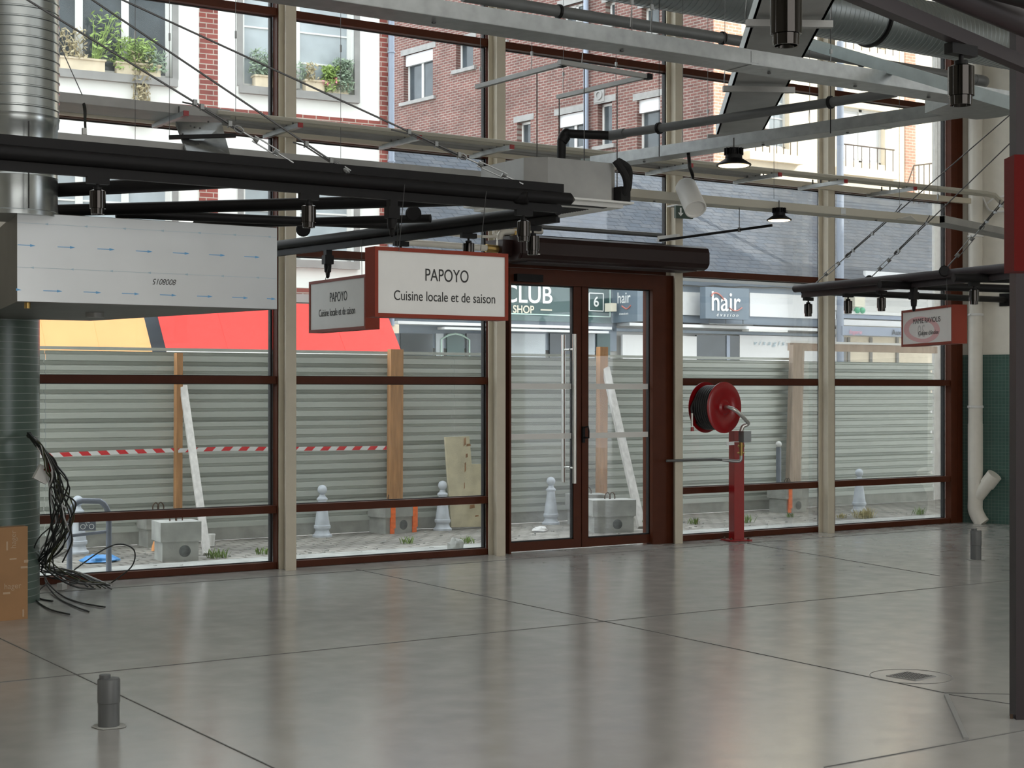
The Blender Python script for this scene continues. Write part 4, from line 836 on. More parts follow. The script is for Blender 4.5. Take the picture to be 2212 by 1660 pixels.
# floor stubs
def stub(px, by, ty, lab):
    c = atZ(px, by, 0); h_ = atd(px, ty, (c-CAM).dot(Fw)).z; r = thing('pipe_stub', c, lab, 'pipe', 'grey pipe stubs in the floor')
    m = MB(); m.lathe([(.049, 0), (.049, h_*.46), (.0515, h_*.47), (.0515, h_*.9), (.049, h_*.92)], 28, c); m.build('pipe', 'pvc', r)
    m = MB(); m.lathe([(.048, h_*.9), (.048, h_*.93), (.001, h_*.93)], 28, c); m.lathe([(.026, h_*.93), (.026, h_), (.001, h_)], 20, c+R0*-.018); m.build('cap', 'pvc', r)
    m = MB(); vs = []; n = 20
    for i in range(n):
        a = 2*math.pi*i/n; q = .07+.02*random.random(); vs.append(c+Vector((q*math.cos(a), q*math.sin(a), .002)))
    m.prism(vs, (0, 0, .002)); m.build('mortar_patch', 'concrete', r, smooth=False)
stub(235, 1570, 1458, 'near grey pipe stub in the floor at lower left'); stub(2108, 1210, 1142, 'far grey pipe stub in the floor near the right corner')
# floor drain
c = atZ(1968, 1462, 0); r = thing('floor_drain', c, 'square perforated floor drain at lower right', 'drain')
m = MB(); R45 = Matrix.Rotation(math.radians(8), 3, 'Z'); m.box(c+Z1*.002, (.19, .19, .004), R45); m.build('frame', 'drain', r)
m = MB()
for i in range(9):
    for j in range(9): m.box(c+R45 @ Vector(((i-4)*.019, (j-4)*.019, .0045)), (.010, .010, .001), R45)
m.build('perforation', 'gasket', r, smooth=False)
m = MB(); vs = [c+Vector((.22*math.cos(t*.3), .22*math.sin(t*.3), .001)) for t in range(22)]; m.tube(vs, .0015, 5); m.build('mortar_ring', 'drain', r)
a, b_ = atZ(2044, 1502, .006), atZ(2087, 1597, .006); m = MB(); m.beam(a, b_, .022, .012); m.build('metal_bar', 'drain', label='thin metal bar lying on the floor at lower right', category='bar')
# ------------------------------------------------------------------ outside ground
m = MB(); m.bb(-15, 60, 0.05, 45, -.25, -.012); m.build('ground', 'cobble', base=False, kind='structure', label='street paving of worn setts outside')
m = MB(); m.bb(3.6, 16, .06, .95, -.1, -.004); m.build('trim_2', 'concrete', kind='structure', label='pale concrete threshold strip outside the glazing')
# fence
FY = 2.72
FN = thing('hoarding_fence', (9, FY, 0), 'pale green corrugated metal hoarding fence outside the glazing', 'fence')
def prof():
    z = .13; P = [(0, z)]; k = 0
    while z < 1.93:
        k += 1
        P += [(.0, z+.054), (.030, z+.067), (.030, z+.090), (0, z+.096)] if k % 3 else [(0, z+.040), (.034, z+.054), (.06, z+.058), (.06, z+.09), (0, z+.096)]
        z += .096
    return P
P_ = prof()
xe = uY(2018, FY); xs_ = [2.2, 4.7, 7.05, 9.40, 9.42, 11.7, 13.9, xe]
xs_ = [2.2, 4.72, 7.2, uY(982, FY), 11.2, uY(1704, FY), xe]
for a, b_ in zip(xs_[:-1], xs_[1:]):
    m = MB(); vs = []; fs = []
    for (y, z) in P_: vs += [(a, FY+y, z), (b_-.004, FY+y, z)]
    n = len(P_)
    for i in range(n-1): fs.append((2*i, 2*i+1, 2*i+3, 2*i+2))
    vs2 = [(x, y+.004, z) for x, y, z in vs]; m.add(vs, fs); m.add(vs2, [tuple(reversed(f)) for f in fs]); m.build('sheet_panel', 'fence', FN, smooth=False)
m = MB(); m.bb(2.2, uY(1704, FY), FY-.01, FY+.05, 1.965, 1.995); m.build('top_rail', 'fence', FN)
m = MB(); m.bb(2.2, xe, FY+.01, FY+.06, .0, .13); m.build('kick_board', 'concrete', FN)
a = uY(1700, FY); m = MB(); z1_ = atY(1900, 746, FY-.03).z; m.bb(a, xe, FY-.06, FY-.01, z1_-.10, z1_); m.build('timber_rail', 'postgrey', FN, label='weathered timber top rail')
m = MB(); m.bb(a, xe, FY-.07, FY+.03, z1_, z1_+.03); m.build('cap_rail', 'white', FN)
m = MB(); c0 = uY(2018, FY+.06); m.bb(c0, c0+2.4, FY+.06, FY+.10, 0, 8.0); m.build('neighbour_wall', 'stucco', label='pale stone edge of the neighbouring wall at the right end of the fence', category='wall')
# timber
def post(x0, x1, yt, yb, m_, lab, Y=2.66, lean=0, name='timber_post'):
    a0 = atY(x0, yt, Y); a1 = atY(x1, yt, Y); l0 = atY(x0+lean, 1000, Y-.02).x; w_ = a1.x-a0.x; m = MB()
    z1_ = a0.z; m.prism([(l0, Y-.09, -.012), (l0+w_, Y-.09, -.012), (l0+w_, Y-.01, -.012), (l0, Y-.01, -.012)], (a0.x-l0, 0, z1_+.012)); m.build(name, m_, label=lab, category='timber', group='timber posts of the fence')
post(375, 388, 763, 1100, 'post', 'orange-brown timber post left of the leftmost cream column')
post(836, 863, 755, 1080, 'post', 'broad orange-brown timber post right of the white hanging sign')
post(1287, 1304, 750, 1080, 'post', 'orange-brown timber post seen through the right door leaf')
post(1704, 1728, 745, 1080, 'postgrey', 'pale weathered timber post right of the hose reel', lean=-8)
def prop(a, b_, w_, lab):
    m = MB(); m.beam(a, b_, w_, w_*.7); m.build('timber_prop', 'limewood', label=lab, category='timber', group='whitewashed raking props')
prop(atY(396, 835, 2.60), atZ(447, 1198, 0), .07, 'whitewashed raking prop left of the leftmost cream column'); prop(atY(1308, 795, 2.60), atZ(1386, 1140, 0), .085, 'whitewashed raking prop seen through the right door leaf')
# barrier tape
def tape(pix, Y, lab, mm='barrier'):
    P = [atY(x, y, Y) for x, y in pix]; h_ = [hh for hh in (.042, .04, .036, .024, .02)]; m = MB(); vs = []; fs = []
    Q = smoothp(P, 4)
    for i, p in enumerate(Q):
        hh = .021+.0*i; vs += [p-Z1*hh, p+Z1*hh]
    for i in range(len(Q)-1): fs.append((2*i, 2*i+2, 2*i+3, 2*i+1))
    m.add(vs, fs); m.build('barrier_tape', mm, label=lab, category='tape', smooth=False, group='red and white barrier tape')
tape([(60, 986), (240, 978), (376, 973)], 2.54, 'red and white barrier tape left of the first timber post'); tape([(385, 974), (480, 970), (640, 970), (835, 968)], 2.54, 'red and white barrier tape tied to the broad timber post', 'barrier2')
# bollards
bo = thing('bollard', (0, 0, 0), 'x', 'bollard', 'pale cast-iron bollards')
m = MB(); m.lathe([(.105, 0), (.105, .02), (.085, .035), (.072, .07), (.09, .095), (.09, .12), (.082, .125), (.08, .14), (.05, .34), (.045, .39)], 24); put(m, 'pedestal', 'bollard', bo)
m = MB(); m.lathe([(.045, .39), (.058, .395), (.060, .41), (.045, .425), (.035, .435), (.03, .455)], 24); put(m, 'collar', 'bollard', bo)
m = MB(); m.sphere((0, 0, .505), .052, 12); put(m, 'ball', 'bollard', bo)
bl = [((696, 1160), 'pale bollard left of the orange-striped concrete block'), ((956, 1146), 'pale bollard leaning by the yellowish board'), ((1190, 1133), 'pale bollard seen through the left door leaf'), ((1856, 1106), 'pale bollard in the rightmost glazed bay'), ((168, 1196), 'pale bollard behind the bicycle hoop'), ((447, 1166), 'pale bollard half hidden by the left raking prop')]
for i, ((x, y), lab) in enumerate(bl):
    c = atZ(x, y, -.012)
    if i == 0: bo.location = c; bo['label'] = lab
    else: dup(bo, c, label=lab)
c = atZ(1682, 1107, -.012); r = thing('slim_bollard', c, 'tall dark slim bollard with a white ball top', 'bollard')
m = MB(); m.lathe([(.033, 0), (.033, .84)], 18, c); m.build('shaft', 'rack', r)
m = MB(); m.sphere(c+Z1*.88, .04, 10); m.build('ball', 'white', r)
# concrete blocks
def block(px, py, w_, lab, rz=0, orange=False, spots=True, d_=.34, h_=.36):
    c = atZ(px, py, -.012); c.y += d_/2; r = thing('concrete_block', c, lab, 'concrete block', 'concrete ballast blocks', rz=rz)
    m = MB(); e_ = .022; m.prism([(-w_/2+e_, -d_/2+e_, 0), (w_/2-e_, -d_/2+e_, 0), (w_/2-e_, d_/2-e_, 0), (-w_/2+e_, d_/2-e_, 0)], (0, 0, h_*.5)); m.bb(-w_/2, w_/2, -d_/2, d_/2, h_*.5, h_); put(m, 'body', 'concrete', r, smooth=False)
    pieces('lifting_loop', 'rust', r, [lambda mm, s=s, v=v: mm.tube(smoothp([(s-.03, v, h_-.01), (s-.03, v, h_+.04), (s, v, h_+.075), (s+.03, v, h_+.04), (s+.03, v, h_-.01)]), .006, 6) for s, v in ((-.03, 0), (.03, .02))], loc=True)
    if spots: m = MB(); m.lathe([(.055, 0), (.05, .002)], 20, (.04, -d_/2+.021, h_*.25), (0, -1, 0)); put(m, 'round_mark', 'concmark', r)
    if orange:
        m = MB()
        for s in orange: m.bb(s-.035, s+.03, -d_/2-.003, -d_/2, .06, h_); m.bb(s-.03, s+.03, -d_/2+.015, -d_/2+.021, 0, h_*.5)
        put(m, 'orange_stripe', 'orange', r, smooth=False)
block(356, 1182, .38, 'mossy concrete block behind the front-left concrete block', spots=False)
block(396, 1213, .38, 'front-left concrete block near the bicycle hoop', rz=-.12)
block(864, 1153, .46, 'concrete block with orange spray-painted corners at the broad timber post', rz=.15, orange=(-.12, .19))
block(1286, 1136, .42, 'rear concrete block seen through the right door leaf', spots=False, rz=-.3)
block(1338, 1151, .50, 'front concrete block seen through the right door leaf', rz=-.35)
block(1722, 1108, .42, 'concrete block with one orange stripe right of the hose reel', rz=.05, orange=(-.13,))
c = atZ(1282, 1142, 0); r = thing('open_carton', c, 'pale open cardboard carton beside the concrete blocks behind the right door leaf', 'box'); m = MB(); m.box(c+Z1*.09, (.2, .2, .2), Matrix.Rotation(.3, 3, 'Z')); m.build('carton', 'cardprint', r, smooth=False); m = MB(); m.box(c+Z1*.20+Vector((-.05, -.1, 0)), (.2, .1, .005), Matrix.Rotation(.7, 3, 'X')); m.build('flap', 'cardprint', r)
# insulation board
o = atY(972, 1140, 2.25); m = MB(); px_ = [(975, 1140), (962, 945), (1014, 943), (1019, 1003), (1036, 1003), (1060, 1003), (1060, 1138)]
pts = [atY(x, y, 2.5+(1140-y)*-.0002) for x, y in px_]
r = thing('insulation_board', pts[0], 'stained yellowish board leaning on the fence beside the second cream column', 'board'); m.prism(pts, (0, .03, 0)); bd = m.build('board', 'osb', r, smooth=False)
m = MB()
for x, y, w_, h_ in ((1004, 955, .035, .10), (1008, 985, .03, .05), (1005, 1010, .02, .12), (1003, 1050, .012, .08), (1012, 962, .06, .03), (1020, 1095, .07, .05), (1030, 1115, .05, .02)):
    p = atY(x, y, 2.49-.0002*(1140-y)); m.add([p+Vector((-w_/2, -.002, -h_/2)), p+Vector((w_/2, -.002, -h_*.3)), p+Vector((w_*.4, -.002, h_/2)), p+Vector((-w_*.4, -.002, h_*.4))], [(0, 1, 2, 3)])
m.build('stain', 'osbstain', bd, smooth=False)
# bicycle hoop
a, b_ = atZ(150, 1243, 0), atZ(235, 1240, 0); h_ = atd(200, 1076, (b_-CAM).dot(Fw)).z
r = thing('bicycle_hoop', (a+b_)/2, 'slate-coloured steel bicycle hoop outside the leftmost bay', 'bike rack')
P = [a, a+Z1*(h_-.17)]; d = b_-a; L = d.length
for t in range(1, 6): an = math.pi/2*t/5; P.append(a+d*(.33*(1-math.cos(an)))+Z1*(h_-.17+.15*math.sin(an)))
for t in range(1, 6): an = math.pi/2*t/5; P.append(a+d*(.67+.33*math.sin(an))+Z1*(h_-.17+.15*math.cos(an)))
P.append(b_); m = MB(); m.tube(P, .024, 12); m.build('hoop', 'rack', r)
m = MB(); m.tube([a+Z1*.33, b_+Z1*.36], .014, 10); m.build('cross_bar', 'rack', r)
c = a+d*.45+Z1*.43; dn_ = d.normalized(); nf = dn_.cross(Z1)
m = MB(); m.prism([c-dn_*.07-Z1*.06, c+dn_*.07-Z1*.06, c+dn_*.07+Z1*.06, c-dn_*.07+Z1*.06], nf*-.004); pt = m.build('sign_plate', 'rack', r, smooth=False)
m = MB()
for s in (-.035, .035): m.tube([c+nf*.002+dn_*(s+.02*math.cos(t*.6))+Z1*(-.025+.02*math.sin(t*.6)) for t in range(12)], .003, 5)
m.tube([c+nf*.002-Z1*.02, c+nf*.002-dn_*.015+Z1*.015, c+nf*.002+dn_*.02+Z1*.01], .003, 5); m.sphere(c+nf*.002-dn_*.01+Z1*.04, .007, 5); m.build('bicycle_symbol', 'whitetext', pt)
# litter
def crumple(name, m_, c, sx, sy, sz, lab, cat, seed=0):
    rn = random.Random(seed); m = MB(); m.sphere((0, 0, 0), 1, 9)
    for v in m.v:
        k = 1+.35*noise.noise(Vector(v)*2.3+Vector((seed*7, 0, 0))); v.x *= sx*k; v.y *= sy*k; v.z = max(v.z*sz*k, -.002)
    m.v = [v+c for v in m.v]; m.build(name, m_, label=lab, category=cat)
crumple('plastic_bag', 'bluebag', atZ(214, 1212, .0), .17, .12, .06, 'crumpled blue plastic bag on the ground behind the bicycle hoop', 'bag', 1)
crumple('plastic_bag', 'whitebag', atZ(108, 1182, 0), .2, .14, .14, 'heap of white plastic bags behind the hanging cables', 'bag', 2)
crumple('rubble_lump', 'concrete', atZ(985, 1187, 0), .085, .07, .11, 'pale rubble lump outside the second glazed bay', 'rubble', 3)
crumple('paper_scrap', 'white', atZ(1166, 1147, 0), .09, .06, .05, 'crumpled white paper scrap seen through the left door leaf', 'litter', 4)
c = atZ(456, 1180, 0); r = thing('plastic_tub', c, 'small white plastic tub beside the left raking prop', 'tub'); m = MB(); m.lathe([(.032, 0), (.04, .10), (.043, .11), (.043, .12), (.001, .12)], 20, c); m.build('tub', 'white', r)
crumple('plastic_bag', 'bluebag' if 0 else 'orawn', atZ(334, 1190, 0), .03, .03, .09, 'small orange rag beside the front-left concrete block', 'rag', 6)
def weed(px, py, m_, lab, n=26, s=.09):
    c = atZ(px, py, -.01); rn = random.Random(px); m = MB()
    for k in range(n):
        a = rn.uniform(0, 6.28); l_ = s*rn.uniform(.5, 1); b0 = c+Vector((rn.uniform(-s, s)*.7, rn.uniform(-s, s)*.5, 0)); t_ = b0+Vector((math.cos(a)*l_*.6, math.sin(a)*l_*.6, l_*.9)); w_ = Vector((-math.sin(a), math.cos(a), 0))*.004
        m.add([b0-w_, b0+w_, (b0+t_)/2+Z1*.01+w_*1.4, t_, (b0+t_)/2+Z1*.01-w_*1.4], [(0, 1, 2, 3, 4)])
    m.build('weed_tuft', m_, label=lab, category='weed', smooth=False)
weed(470, 1206, 'weed', 'green weed tuft at the foot of the left raking prop', 50, .12); weed(567, 1198, 'weed', 'green weed tuft beside the leftmost cream column'); weed(880, 1175, 'weed', 'low green weed in front of the orange-striped concrete block')
weed(1010, 1174, 'weed', 'green weed behind the rubble lump'); weed(1395, 1140, 'weed', 'green weed beside the right raking prop', 40, .12); weed(1612, 1130, 'weed', 'sprawling green weed right of the hose reel post', 40, .12); weed(1500, 1133, 'weed', 'green weed left of the hose reel post', 30, .1)
weed(1868, 1120, 'weeddry', 'long dry grass tuft in front of the rightmost bollard', 90, .16); weed(1984, 1112, 'weed', 'dark weed right of the rightmost bollard', 30, .12); weed(1706, 1118, 'weed', 'small weed under the slim bollard', 24, .08); weed(1820, 1120, 'weeddry', 'small dry grass tuft left of the rightmost bollard', 40, .08)
# debris in the gap
m = MB(); rn = random.Random(5)
for k in range(420):
    x = rn.uniform(3.9, 15.5); y = rn.uniform(.3, 2.4); s = rn.uniform(.005, .02); m.box((x, y, -.012+s*.3), (s*rn.uniform(1, 2.5), s, s*.7), Matrix.Rotation(rn.uniform(0, 3), 3, 'Z'))
m.build('gravel', 'concrete', label='scattered gravel and plaster crumbs on the setts', category='gravel', kind='stuff', smooth=False)
# ------------------------------------------------------------------ buildings across the street
def local_hit(px, py, O, an):
    xd = Vector((math.cos(an), math.sin(an), 0)); n_ = Vector((-math.sin(an), math.cos(an), 0)); rr = ray(px, py)
    t = (O-CAM).dot(n_)/Vector((rr.x, rr.y, 0)).dot(n_); p = CAM+rr*t; return (p-O).dot(xd), p.z
def holed(mb, x0, x1, z0, z1, holes, dep, y=0):
    xs = sorted({x0, x1}|{h[0] for h in holes}|{h[1] for h in holes}); zs = sorted({z0, z1}|{h[2] for h in holes}|{h[3] for h in holes})
    for i in range(len(xs)-1):
        for j in range(len(zs)-1):
            cx_, cz_ = (xs[i]+xs[i+1])/2, (zs[j]+zs[j+1])/2
            if any(h[0] < cx_ < h[1] and h[2] < cz_ < h[3] for h in holes): continue
            mb.add([(xs[i], y, zs[j]), (xs[i+1], y, zs[j]), (xs[i+1], y, zs[j+1]), (xs[i], y, zs[j+1])], [(0, 1, 2, 3)])
    for a, b_, c_, d_ in holes:
        mb.add([(a, y, c_), (b_, y, c_), (b_, y, d_), (a, y, d_), (a, y+dep, c_), (b_, y+dep, c_), (b_, y+dep, d_), (a, y+dep, d_)], [(0, 1, 5, 4), (1, 2, 6, 5), (2, 3, 7, 6), (3, 0, 4, 7)])
def bwin(R, h, y, cols=2, rows=1, fm='white', pm='darkglass', fw=.05, shut=0, lab=None):
    a, b_, c_, d_ = h; m = MB(); m.bb(a, a+fw, y-.03, y+.03, c_, d_); m.bb(b_-fw, b_, y-.03, y+.03, c_, d_); m.bb(a, b_, y-.03, y+.03, c_, c_+fw); m.bb(a, b_, y-.03, y+.03, d_-fw, d_)
    for k in range(1, cols): x = a+(b_-a)*k/cols; m.bb(x-fw*.8, x+fw*.8, y-.03, y+.03, c_, d_)
    for k in range(1, rows): z = c_+(d_-c_)*k/rows; m.bb(a, b_, y-.02, y+.02, z-.014, z+.014)
    f = put(m, 'window_frame', fm, R); m = MB(); m.bb(a, b_, y+.0, y+.006, c_, d_); m2 = m; X = XF[R.name]; m.v = [X @ v for v in m.v]; m.build('window_pane', pm, f, smooth=False)
    if shut: m = MB(); m.bb(a-.0, b_+.0, y-.12, y-.02, d_-shut, d_); m.v = [X @ v for v in m.v]; m.build('shutter_box', 'shutter', f)
    return f
# white rendered house (left)
an = math.atan2(-.110, .994); O = Vector((13.53, 11.5, 0)); xw = Vector((math.cos(an), math.sin(an), 0))
WH = thing('rendered_house', O, 'white rendered house with brick strips and flower boxes across the street', 'house', rz=an)
lh = lambda x, y: local_hit(x, y, O, an)
def hole(x0, y0, x1, y1, top=None):
    a, z0 = lh(x0, y1); b_, _ = lh(x1, y1); z1 = lh((x0+x1)/2, y0)[1]; z0 = lh((x0+x1)/2, y1)[1]
    return (a, b_, z0, z1 if top is None else top)
HW = [hole(72, 0, 372, 158, 8.75), hole(524, 0, 765, 190, 8.75), hole(72, 345, 372, 560), hole(526, 352, 765, 562)]
HW[2] = (HW[0][0], HW[0][1], HW[3][2], HW[3][3]); HW[1] = (HW[1][0], HW[1][1], HW[0][2], 8.75)
m = MB(); holed(m, -16, 0, 0, 12, HW, .22); m.add([(0, 0, 0), (0, 7, 0), (0, 7, 12), (0, 0, 12)], [(0, 1, 2, 3)]); m.add([(-16, 0, 12), (0, 0, 12), (0, 7, 12), (-16, 7, 12)], [(0, 1, 2, 3)]); put(m, 'wall', 'render', WH, smooth=False)
for i, h in enumerate(HW):
    bwin(WH, h, .17, 3 if i in (0, 2) else 2, 1 if i == 0 else 4, 'white', 'darkglass' if i == 0 else 'paleglass', .075)
    m = MB(); m.bb(h[0]-.07, h[1]+.07, -.10, .12, h[2]-.13, h[2]); put(m, 'window_sill', 'stone', WH)
    m = MB(); m.bb(h[0]-.1, h[0], -.02, .02, h[2], h[3]); m.bb(h[1], h[1]+.1, -.02, .02, h[2], h[3]); m.bb(h[0]-.1, h[1]+.1, -.02, .02, h[3], h[3]+.12); put(m, 'window_surround', 'stone', WH)
s0_, _ = lh(430, 100); s1_, _ = lh(470, 100); s2_, _ = lh(820, 100)
m = MB(); m.bb(s0_, s1_, -.02, .01, 3.0, 12); put(m, 'brick_strip', 'brickred', WH)
m = MB(); m.bb(s2_, .0, -.02, .01, 3.0, 12); put(m, 'brick_strip', 'brickred', WH)
zt_ = lh(640, 247)[1]; m = MB(); m.bb(-16, s2_, -.025, .01, zt_-.25, zt_); put(m, 'brick_band', 'brickred', WH)
zt_ = lh(655, 622)[1]; m = MB(); m.bb(-16, 0, -.025, .01, zt_-.12, zt_); put(m, 'brick_band', 'brickred', WH)
m = MB(); m.bb(-16, .0, -.18, .0, zt_-.26, zt_-.12); put(m, 'ledge', 'stone', WH)
m = MB(); m.bb(-16, .0, -.05, .0, 0, zt_-.4); put(m, 'shopfront', 'bluegrey2', WH)
a, _ = lh(841, 300); m = MB(); m.tube([(a, -.09, 2.7), (a, -.09, 12)], .055, 14); 
for z in (lh(841, 115)[1], lh(841, 350)[1]): m.lathe([(.056, -.02), (.068, -.015), (.068, .015), (.056, .02)], 14, (a, -.09, z))
dp_ = put(m, 'downpipe', 'gutter', WH)
# awnings
def awning(x0, x1, m_, lab, y0=660):
    zt2 = lh(670, y0)[1]; a, b_ = lh(x0, y0)[0], lh(x1, y0)[0]; X = XF[WH.name]
    r = thing('shop_awning', X @ Vector(((a+b_)/2, 0, 2.2)), lab, 'awning'); m = MB()
    m.prism([X @ Vector(p) for p in ((a, -.2, zt2), (b_, -.2, zt2), (b_, -1.0, zt2-.85), (a, -1.0, zt2-.85))], (0, 0, .012)); m.build('canvas', m_, r, smooth=False)
    m = MB(); m.tube([X @ Vector((a, -1.0, zt2-.85)), X @ Vector((b_, -1.0, zt2-.85))], .025, 8); m.build('front_bar', 'white', r)
    pieces('seam', m_, r, [lambda mm, s=a+(b_-a)*k/4: mm.tube([X @ Vector((s, -.2, zt2+.013)), X @ Vector((s, -1.0, zt2-.837))], .004, 4) for k in range(1, 4)])
awning(325, 820, 'redawn', 'bright red shop awning below the white house'); awning(-160, 300, 'orawn', 'pale orange shop awning at the far left', 680)
# flower boxes
def fbox(x0, x1, yb, lab, mats, hang=0, hgt=.35, fl_=False, seed=0, w=0):
    h = HW[w]; a, b_ = lh(x0, yb)[0], lh(x1, yb)[0]; z = h[2]; X = XF[WH.name]
    r = thing('flower_box', X @ Vector(((a+b_)/2, .0, z)), lab, 'flower box', 'flower boxes on the upper sills')
    m = MB(); m.prism([X @ Vector(p) for p in ((a+.02, -.08, z), (b_-.02, -.08, z), (b_-.02, .10, z), (a+.02, .10, z))], (0, 0, .17)); m.prism([X @ Vector(p) for p in ((a, -.10, z+.17), (b_, -.10, z+.17), (b_, .12, z+.17), (a, .12, z+.17))], (0, 0, .03)); m.build('trough', 'trough', r, smooth=False)
    rn = random.Random(seed)
    for mt, cnt, xlo, xhi, zlo, zhi in mats:
        m = MB()
        for k in range(cnt):
            x = a+(b_-a)*rn.uniform(xlo, xhi); zz_ = z+.18+rn.uniform(zlo, zhi); yy = rn.uniform(-.16, .1); c = X @ Vector((x, yy, zz_)); s = rn.uniform(.03, .065)
            q = Vector((rn.uniform(-1, 1), rn.uniform(-1, 1), rn.uniform(-1, 1))).normalized(); q2 = q.orthogonal().normalized()
            m.add([c-q*s, c+q2*s*.4, c+q*s, c-q2*s*.4], [(0, 1, 2, 3)])
            if k % 6 == 0: b0 = X @ Vector((a+(b_-a)*rn.uniform(max(xlo, .1), min(xhi, .9)), 0, z+.18)); m.tube([b0, (b0+c)/2+Vector((0, 0, .04)), c], .004, 4)
        m.build('foliage' if mt != 'flower' else 'flowers', mt, r, smooth=False)
fbox(126, 227, 150, 'leftmost flower box, with dry grasses and a tall thin plant', [('plantdry', 160, 0, .6, 0, .5), ('plant', 160, .7, 1.35, .0, .85)], seed=1)
fbox(248, 347, 158, 'flower box with a bushy plant trailing down the wall', [('plant', 520, .0, .85, -.1, .42), ('plantdry', 600, .35, .75, -1.0, .2), ('plantsage', 200, .6, 1.1, -.1, .25)], seed=2)
fbox(546, 620, 178, 'flower box half hidden behind the leftmost cream column', [('plantsage', 420, -.1, 1, 0, .45)], seed=3, w=1)
fbox(655, 700, 190, 'small flower box with a dry sprig right of the leftmost cream column', [('plantdry', 90, .1, .6, 0, .3), ('plantsage', 60, -.4, .2, 0, .3)], seed=4, w=1)
fbox(702, 752, 192, 'flower box with a round bush and pink flowers', [('plant', 420, -.1, .5, -.15, .3), ('plantsage', 800, .4, 1.1, -.15, .42), ('flower', 26, -.3, .1, -.05, .03), ('flower', 20, .3, .45, -.02, .08)], seed=5, w=1)
# tall brick house with side wall and sunlit front
K = Vector((24.8, 16.0, 0)); anS = math.atan2(-.993, .115)
BH = thing('brick_house', K, 'tall brick house with its long side wall in shade', 'house', rz=anS)
lk_ = lambda x, y: local_hit(x, y, K, anS)
def hk(x0, yt, x1, yb):
    a = lk_(x0, 300)[0]; b_ = lk_(x1, 300)[0]; z0 = lk_((x0+x1)/2, yb)[1]; z1 = lk_((x0+x1)/2, yt)[1]; return (a, b_, z0, z1)
HB = [hk(872, 112, 935, 215), hk(985, 88, 1022, 148), hk(1205, 244, 1262, 322), hk(1376, 212, 1426, 328), hk(1212, 8, 1262, 50), hk(1291, 222, 1322, 314), hk(1117, 262, 1146, 312), hk(1386, 12, 1424, 70), hk(1308, 2, 1328, 52), hk(1060, 15, 1092, 92)]
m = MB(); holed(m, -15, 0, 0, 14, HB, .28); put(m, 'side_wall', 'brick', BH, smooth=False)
for i, h in enumerate(HB):
    bwin(BH, h, .2, 2 if (h[1]-h[0]) > .9 else 1, 1, 'white', 'darkglass', .06, shut=.32 if i in (0, 2, 3) else 0)
    m = MB(); m.bb(h[0]-.14, h[1]+.14, -.08, .1, h[2]-.1, h[2]); put(m, 'window_sill', 'stone', BH)
    m = MB(); m.bb(h[0]-.14, h[1]+.14, -.012, .05, h[3], h[3]+.17); put(m, 'lintel', 'stone', BH)
a = lk_(1272, 300)[0]; m = MB(); m.tube([(a, -.1, 0), (a, -.1, 14)], .07, 12); put(m, 'downpipe', 'gutter', BH)
a, z = lk_(1296, 206); m = MB(); m.bb(a-.18, a+.18, -.03, 0, z-.18, z+.18); vp = put(m, 'vent_plate', 'stone', BH); m = MB(); m.lathe([(.12, 0), (.12, .03), (.08, .035), (.08, .01), (.001, .01)], 18, (a, -.03, z), (0, -1, 0)); put(m, 'vent_ring', 'stone', BH)
for k in range(1):
    pass
SH = thing('cream_house', K, 'sunlit cream-fronted house with brick strips at upper right', 'house')
l3 = lambda x, y: local_hit(x, y, K, 0)
def h3(x0, yt, x1, yb): 
    xm = (x0+x1)/2; return (l3(x0, 300)[0], l3(x1, 300)[0], l3(xm, yb)[1], l3(xm, yt)[1])
HS = [h3(1628, 185, 1705, 318), h3(1822, 235, 1912, 352), h3(1628, -60, 1705, 60), h3(1822, -20, 1912, 100)]
m = MB(); holed(m, 0, 22, 0, 14, HS, .25); put(m, 'front_wall', 'creamstone', SH, smooth=False)
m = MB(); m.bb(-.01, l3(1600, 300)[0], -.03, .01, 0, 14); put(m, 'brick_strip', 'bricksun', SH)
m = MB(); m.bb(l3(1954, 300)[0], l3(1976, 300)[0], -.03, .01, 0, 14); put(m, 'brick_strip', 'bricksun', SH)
for i, h in enumerate(HS):
    bwin(SH, h, .18, 2, 4 if i != 1 else 1, 'white', 'paleglass' if i != 1 else 'shutter', .07)
    m = MB(); m.bb(h[0]-.3, h[1]+.3, -.2, .05, h[2]-.38, h[2]-.18); put(m, 'ledge', 'creamstone', SH)
    m = MB(); zz_ = h[2]+.38
    m.tube([(h[0]-.15, -.18, zz_), (h[1]+.15, -.18, zz_)], .018, 6)
    for k in range(7): x = h[0]-.1+(h[1]-h[0]+.2)*k/6; m.tube([(x, -.18, h[2]-.18), (x, -.18, zz_)], .012, 5)
    put(m, 'balustrade', 'rust', SH)
a0_, z0_ = l3(1975, 358); a1_, z1_ = l3(2030, 350)
r = thing('balcony_rail', (K.x+a0_, 15.2, z0_), 'thin metal balcony rail beside the brick strip at far right', 'railing')
m = MB(); P = [atY(1958, 405, 15), atY(1974, 358, 15), atY(2040, 350, 15)]; m.tube(P, .018, 6)
for x in (1974, 1985, 1996, 2008, 2020): m.tube([atY(x, 358-(x-1974)*.12, 15), atY(x, 440, 15)], .012, 5)
m.build('rail', 'rust', r)
# low slate-roofed shop row
EZ, RZ2, EY, RY = atY(1480, 588, 11.75).z, 6.62, 11.75, 15.5
SR = thing('shop_row', (20, 12, 0), 'low row of shops under a grey slate roof', 'shop')
xr = atY(1985, 436, RY).x
an_r = math.atan2(RZ2-EZ, RY-EY)
rf = bpy.data.objects.new('slate_roof', bpy.data.meshes.new('slate_roof'))
Ls = math.hypot(RZ2-EZ, RY-EY); xa, xb = 13.62, xr
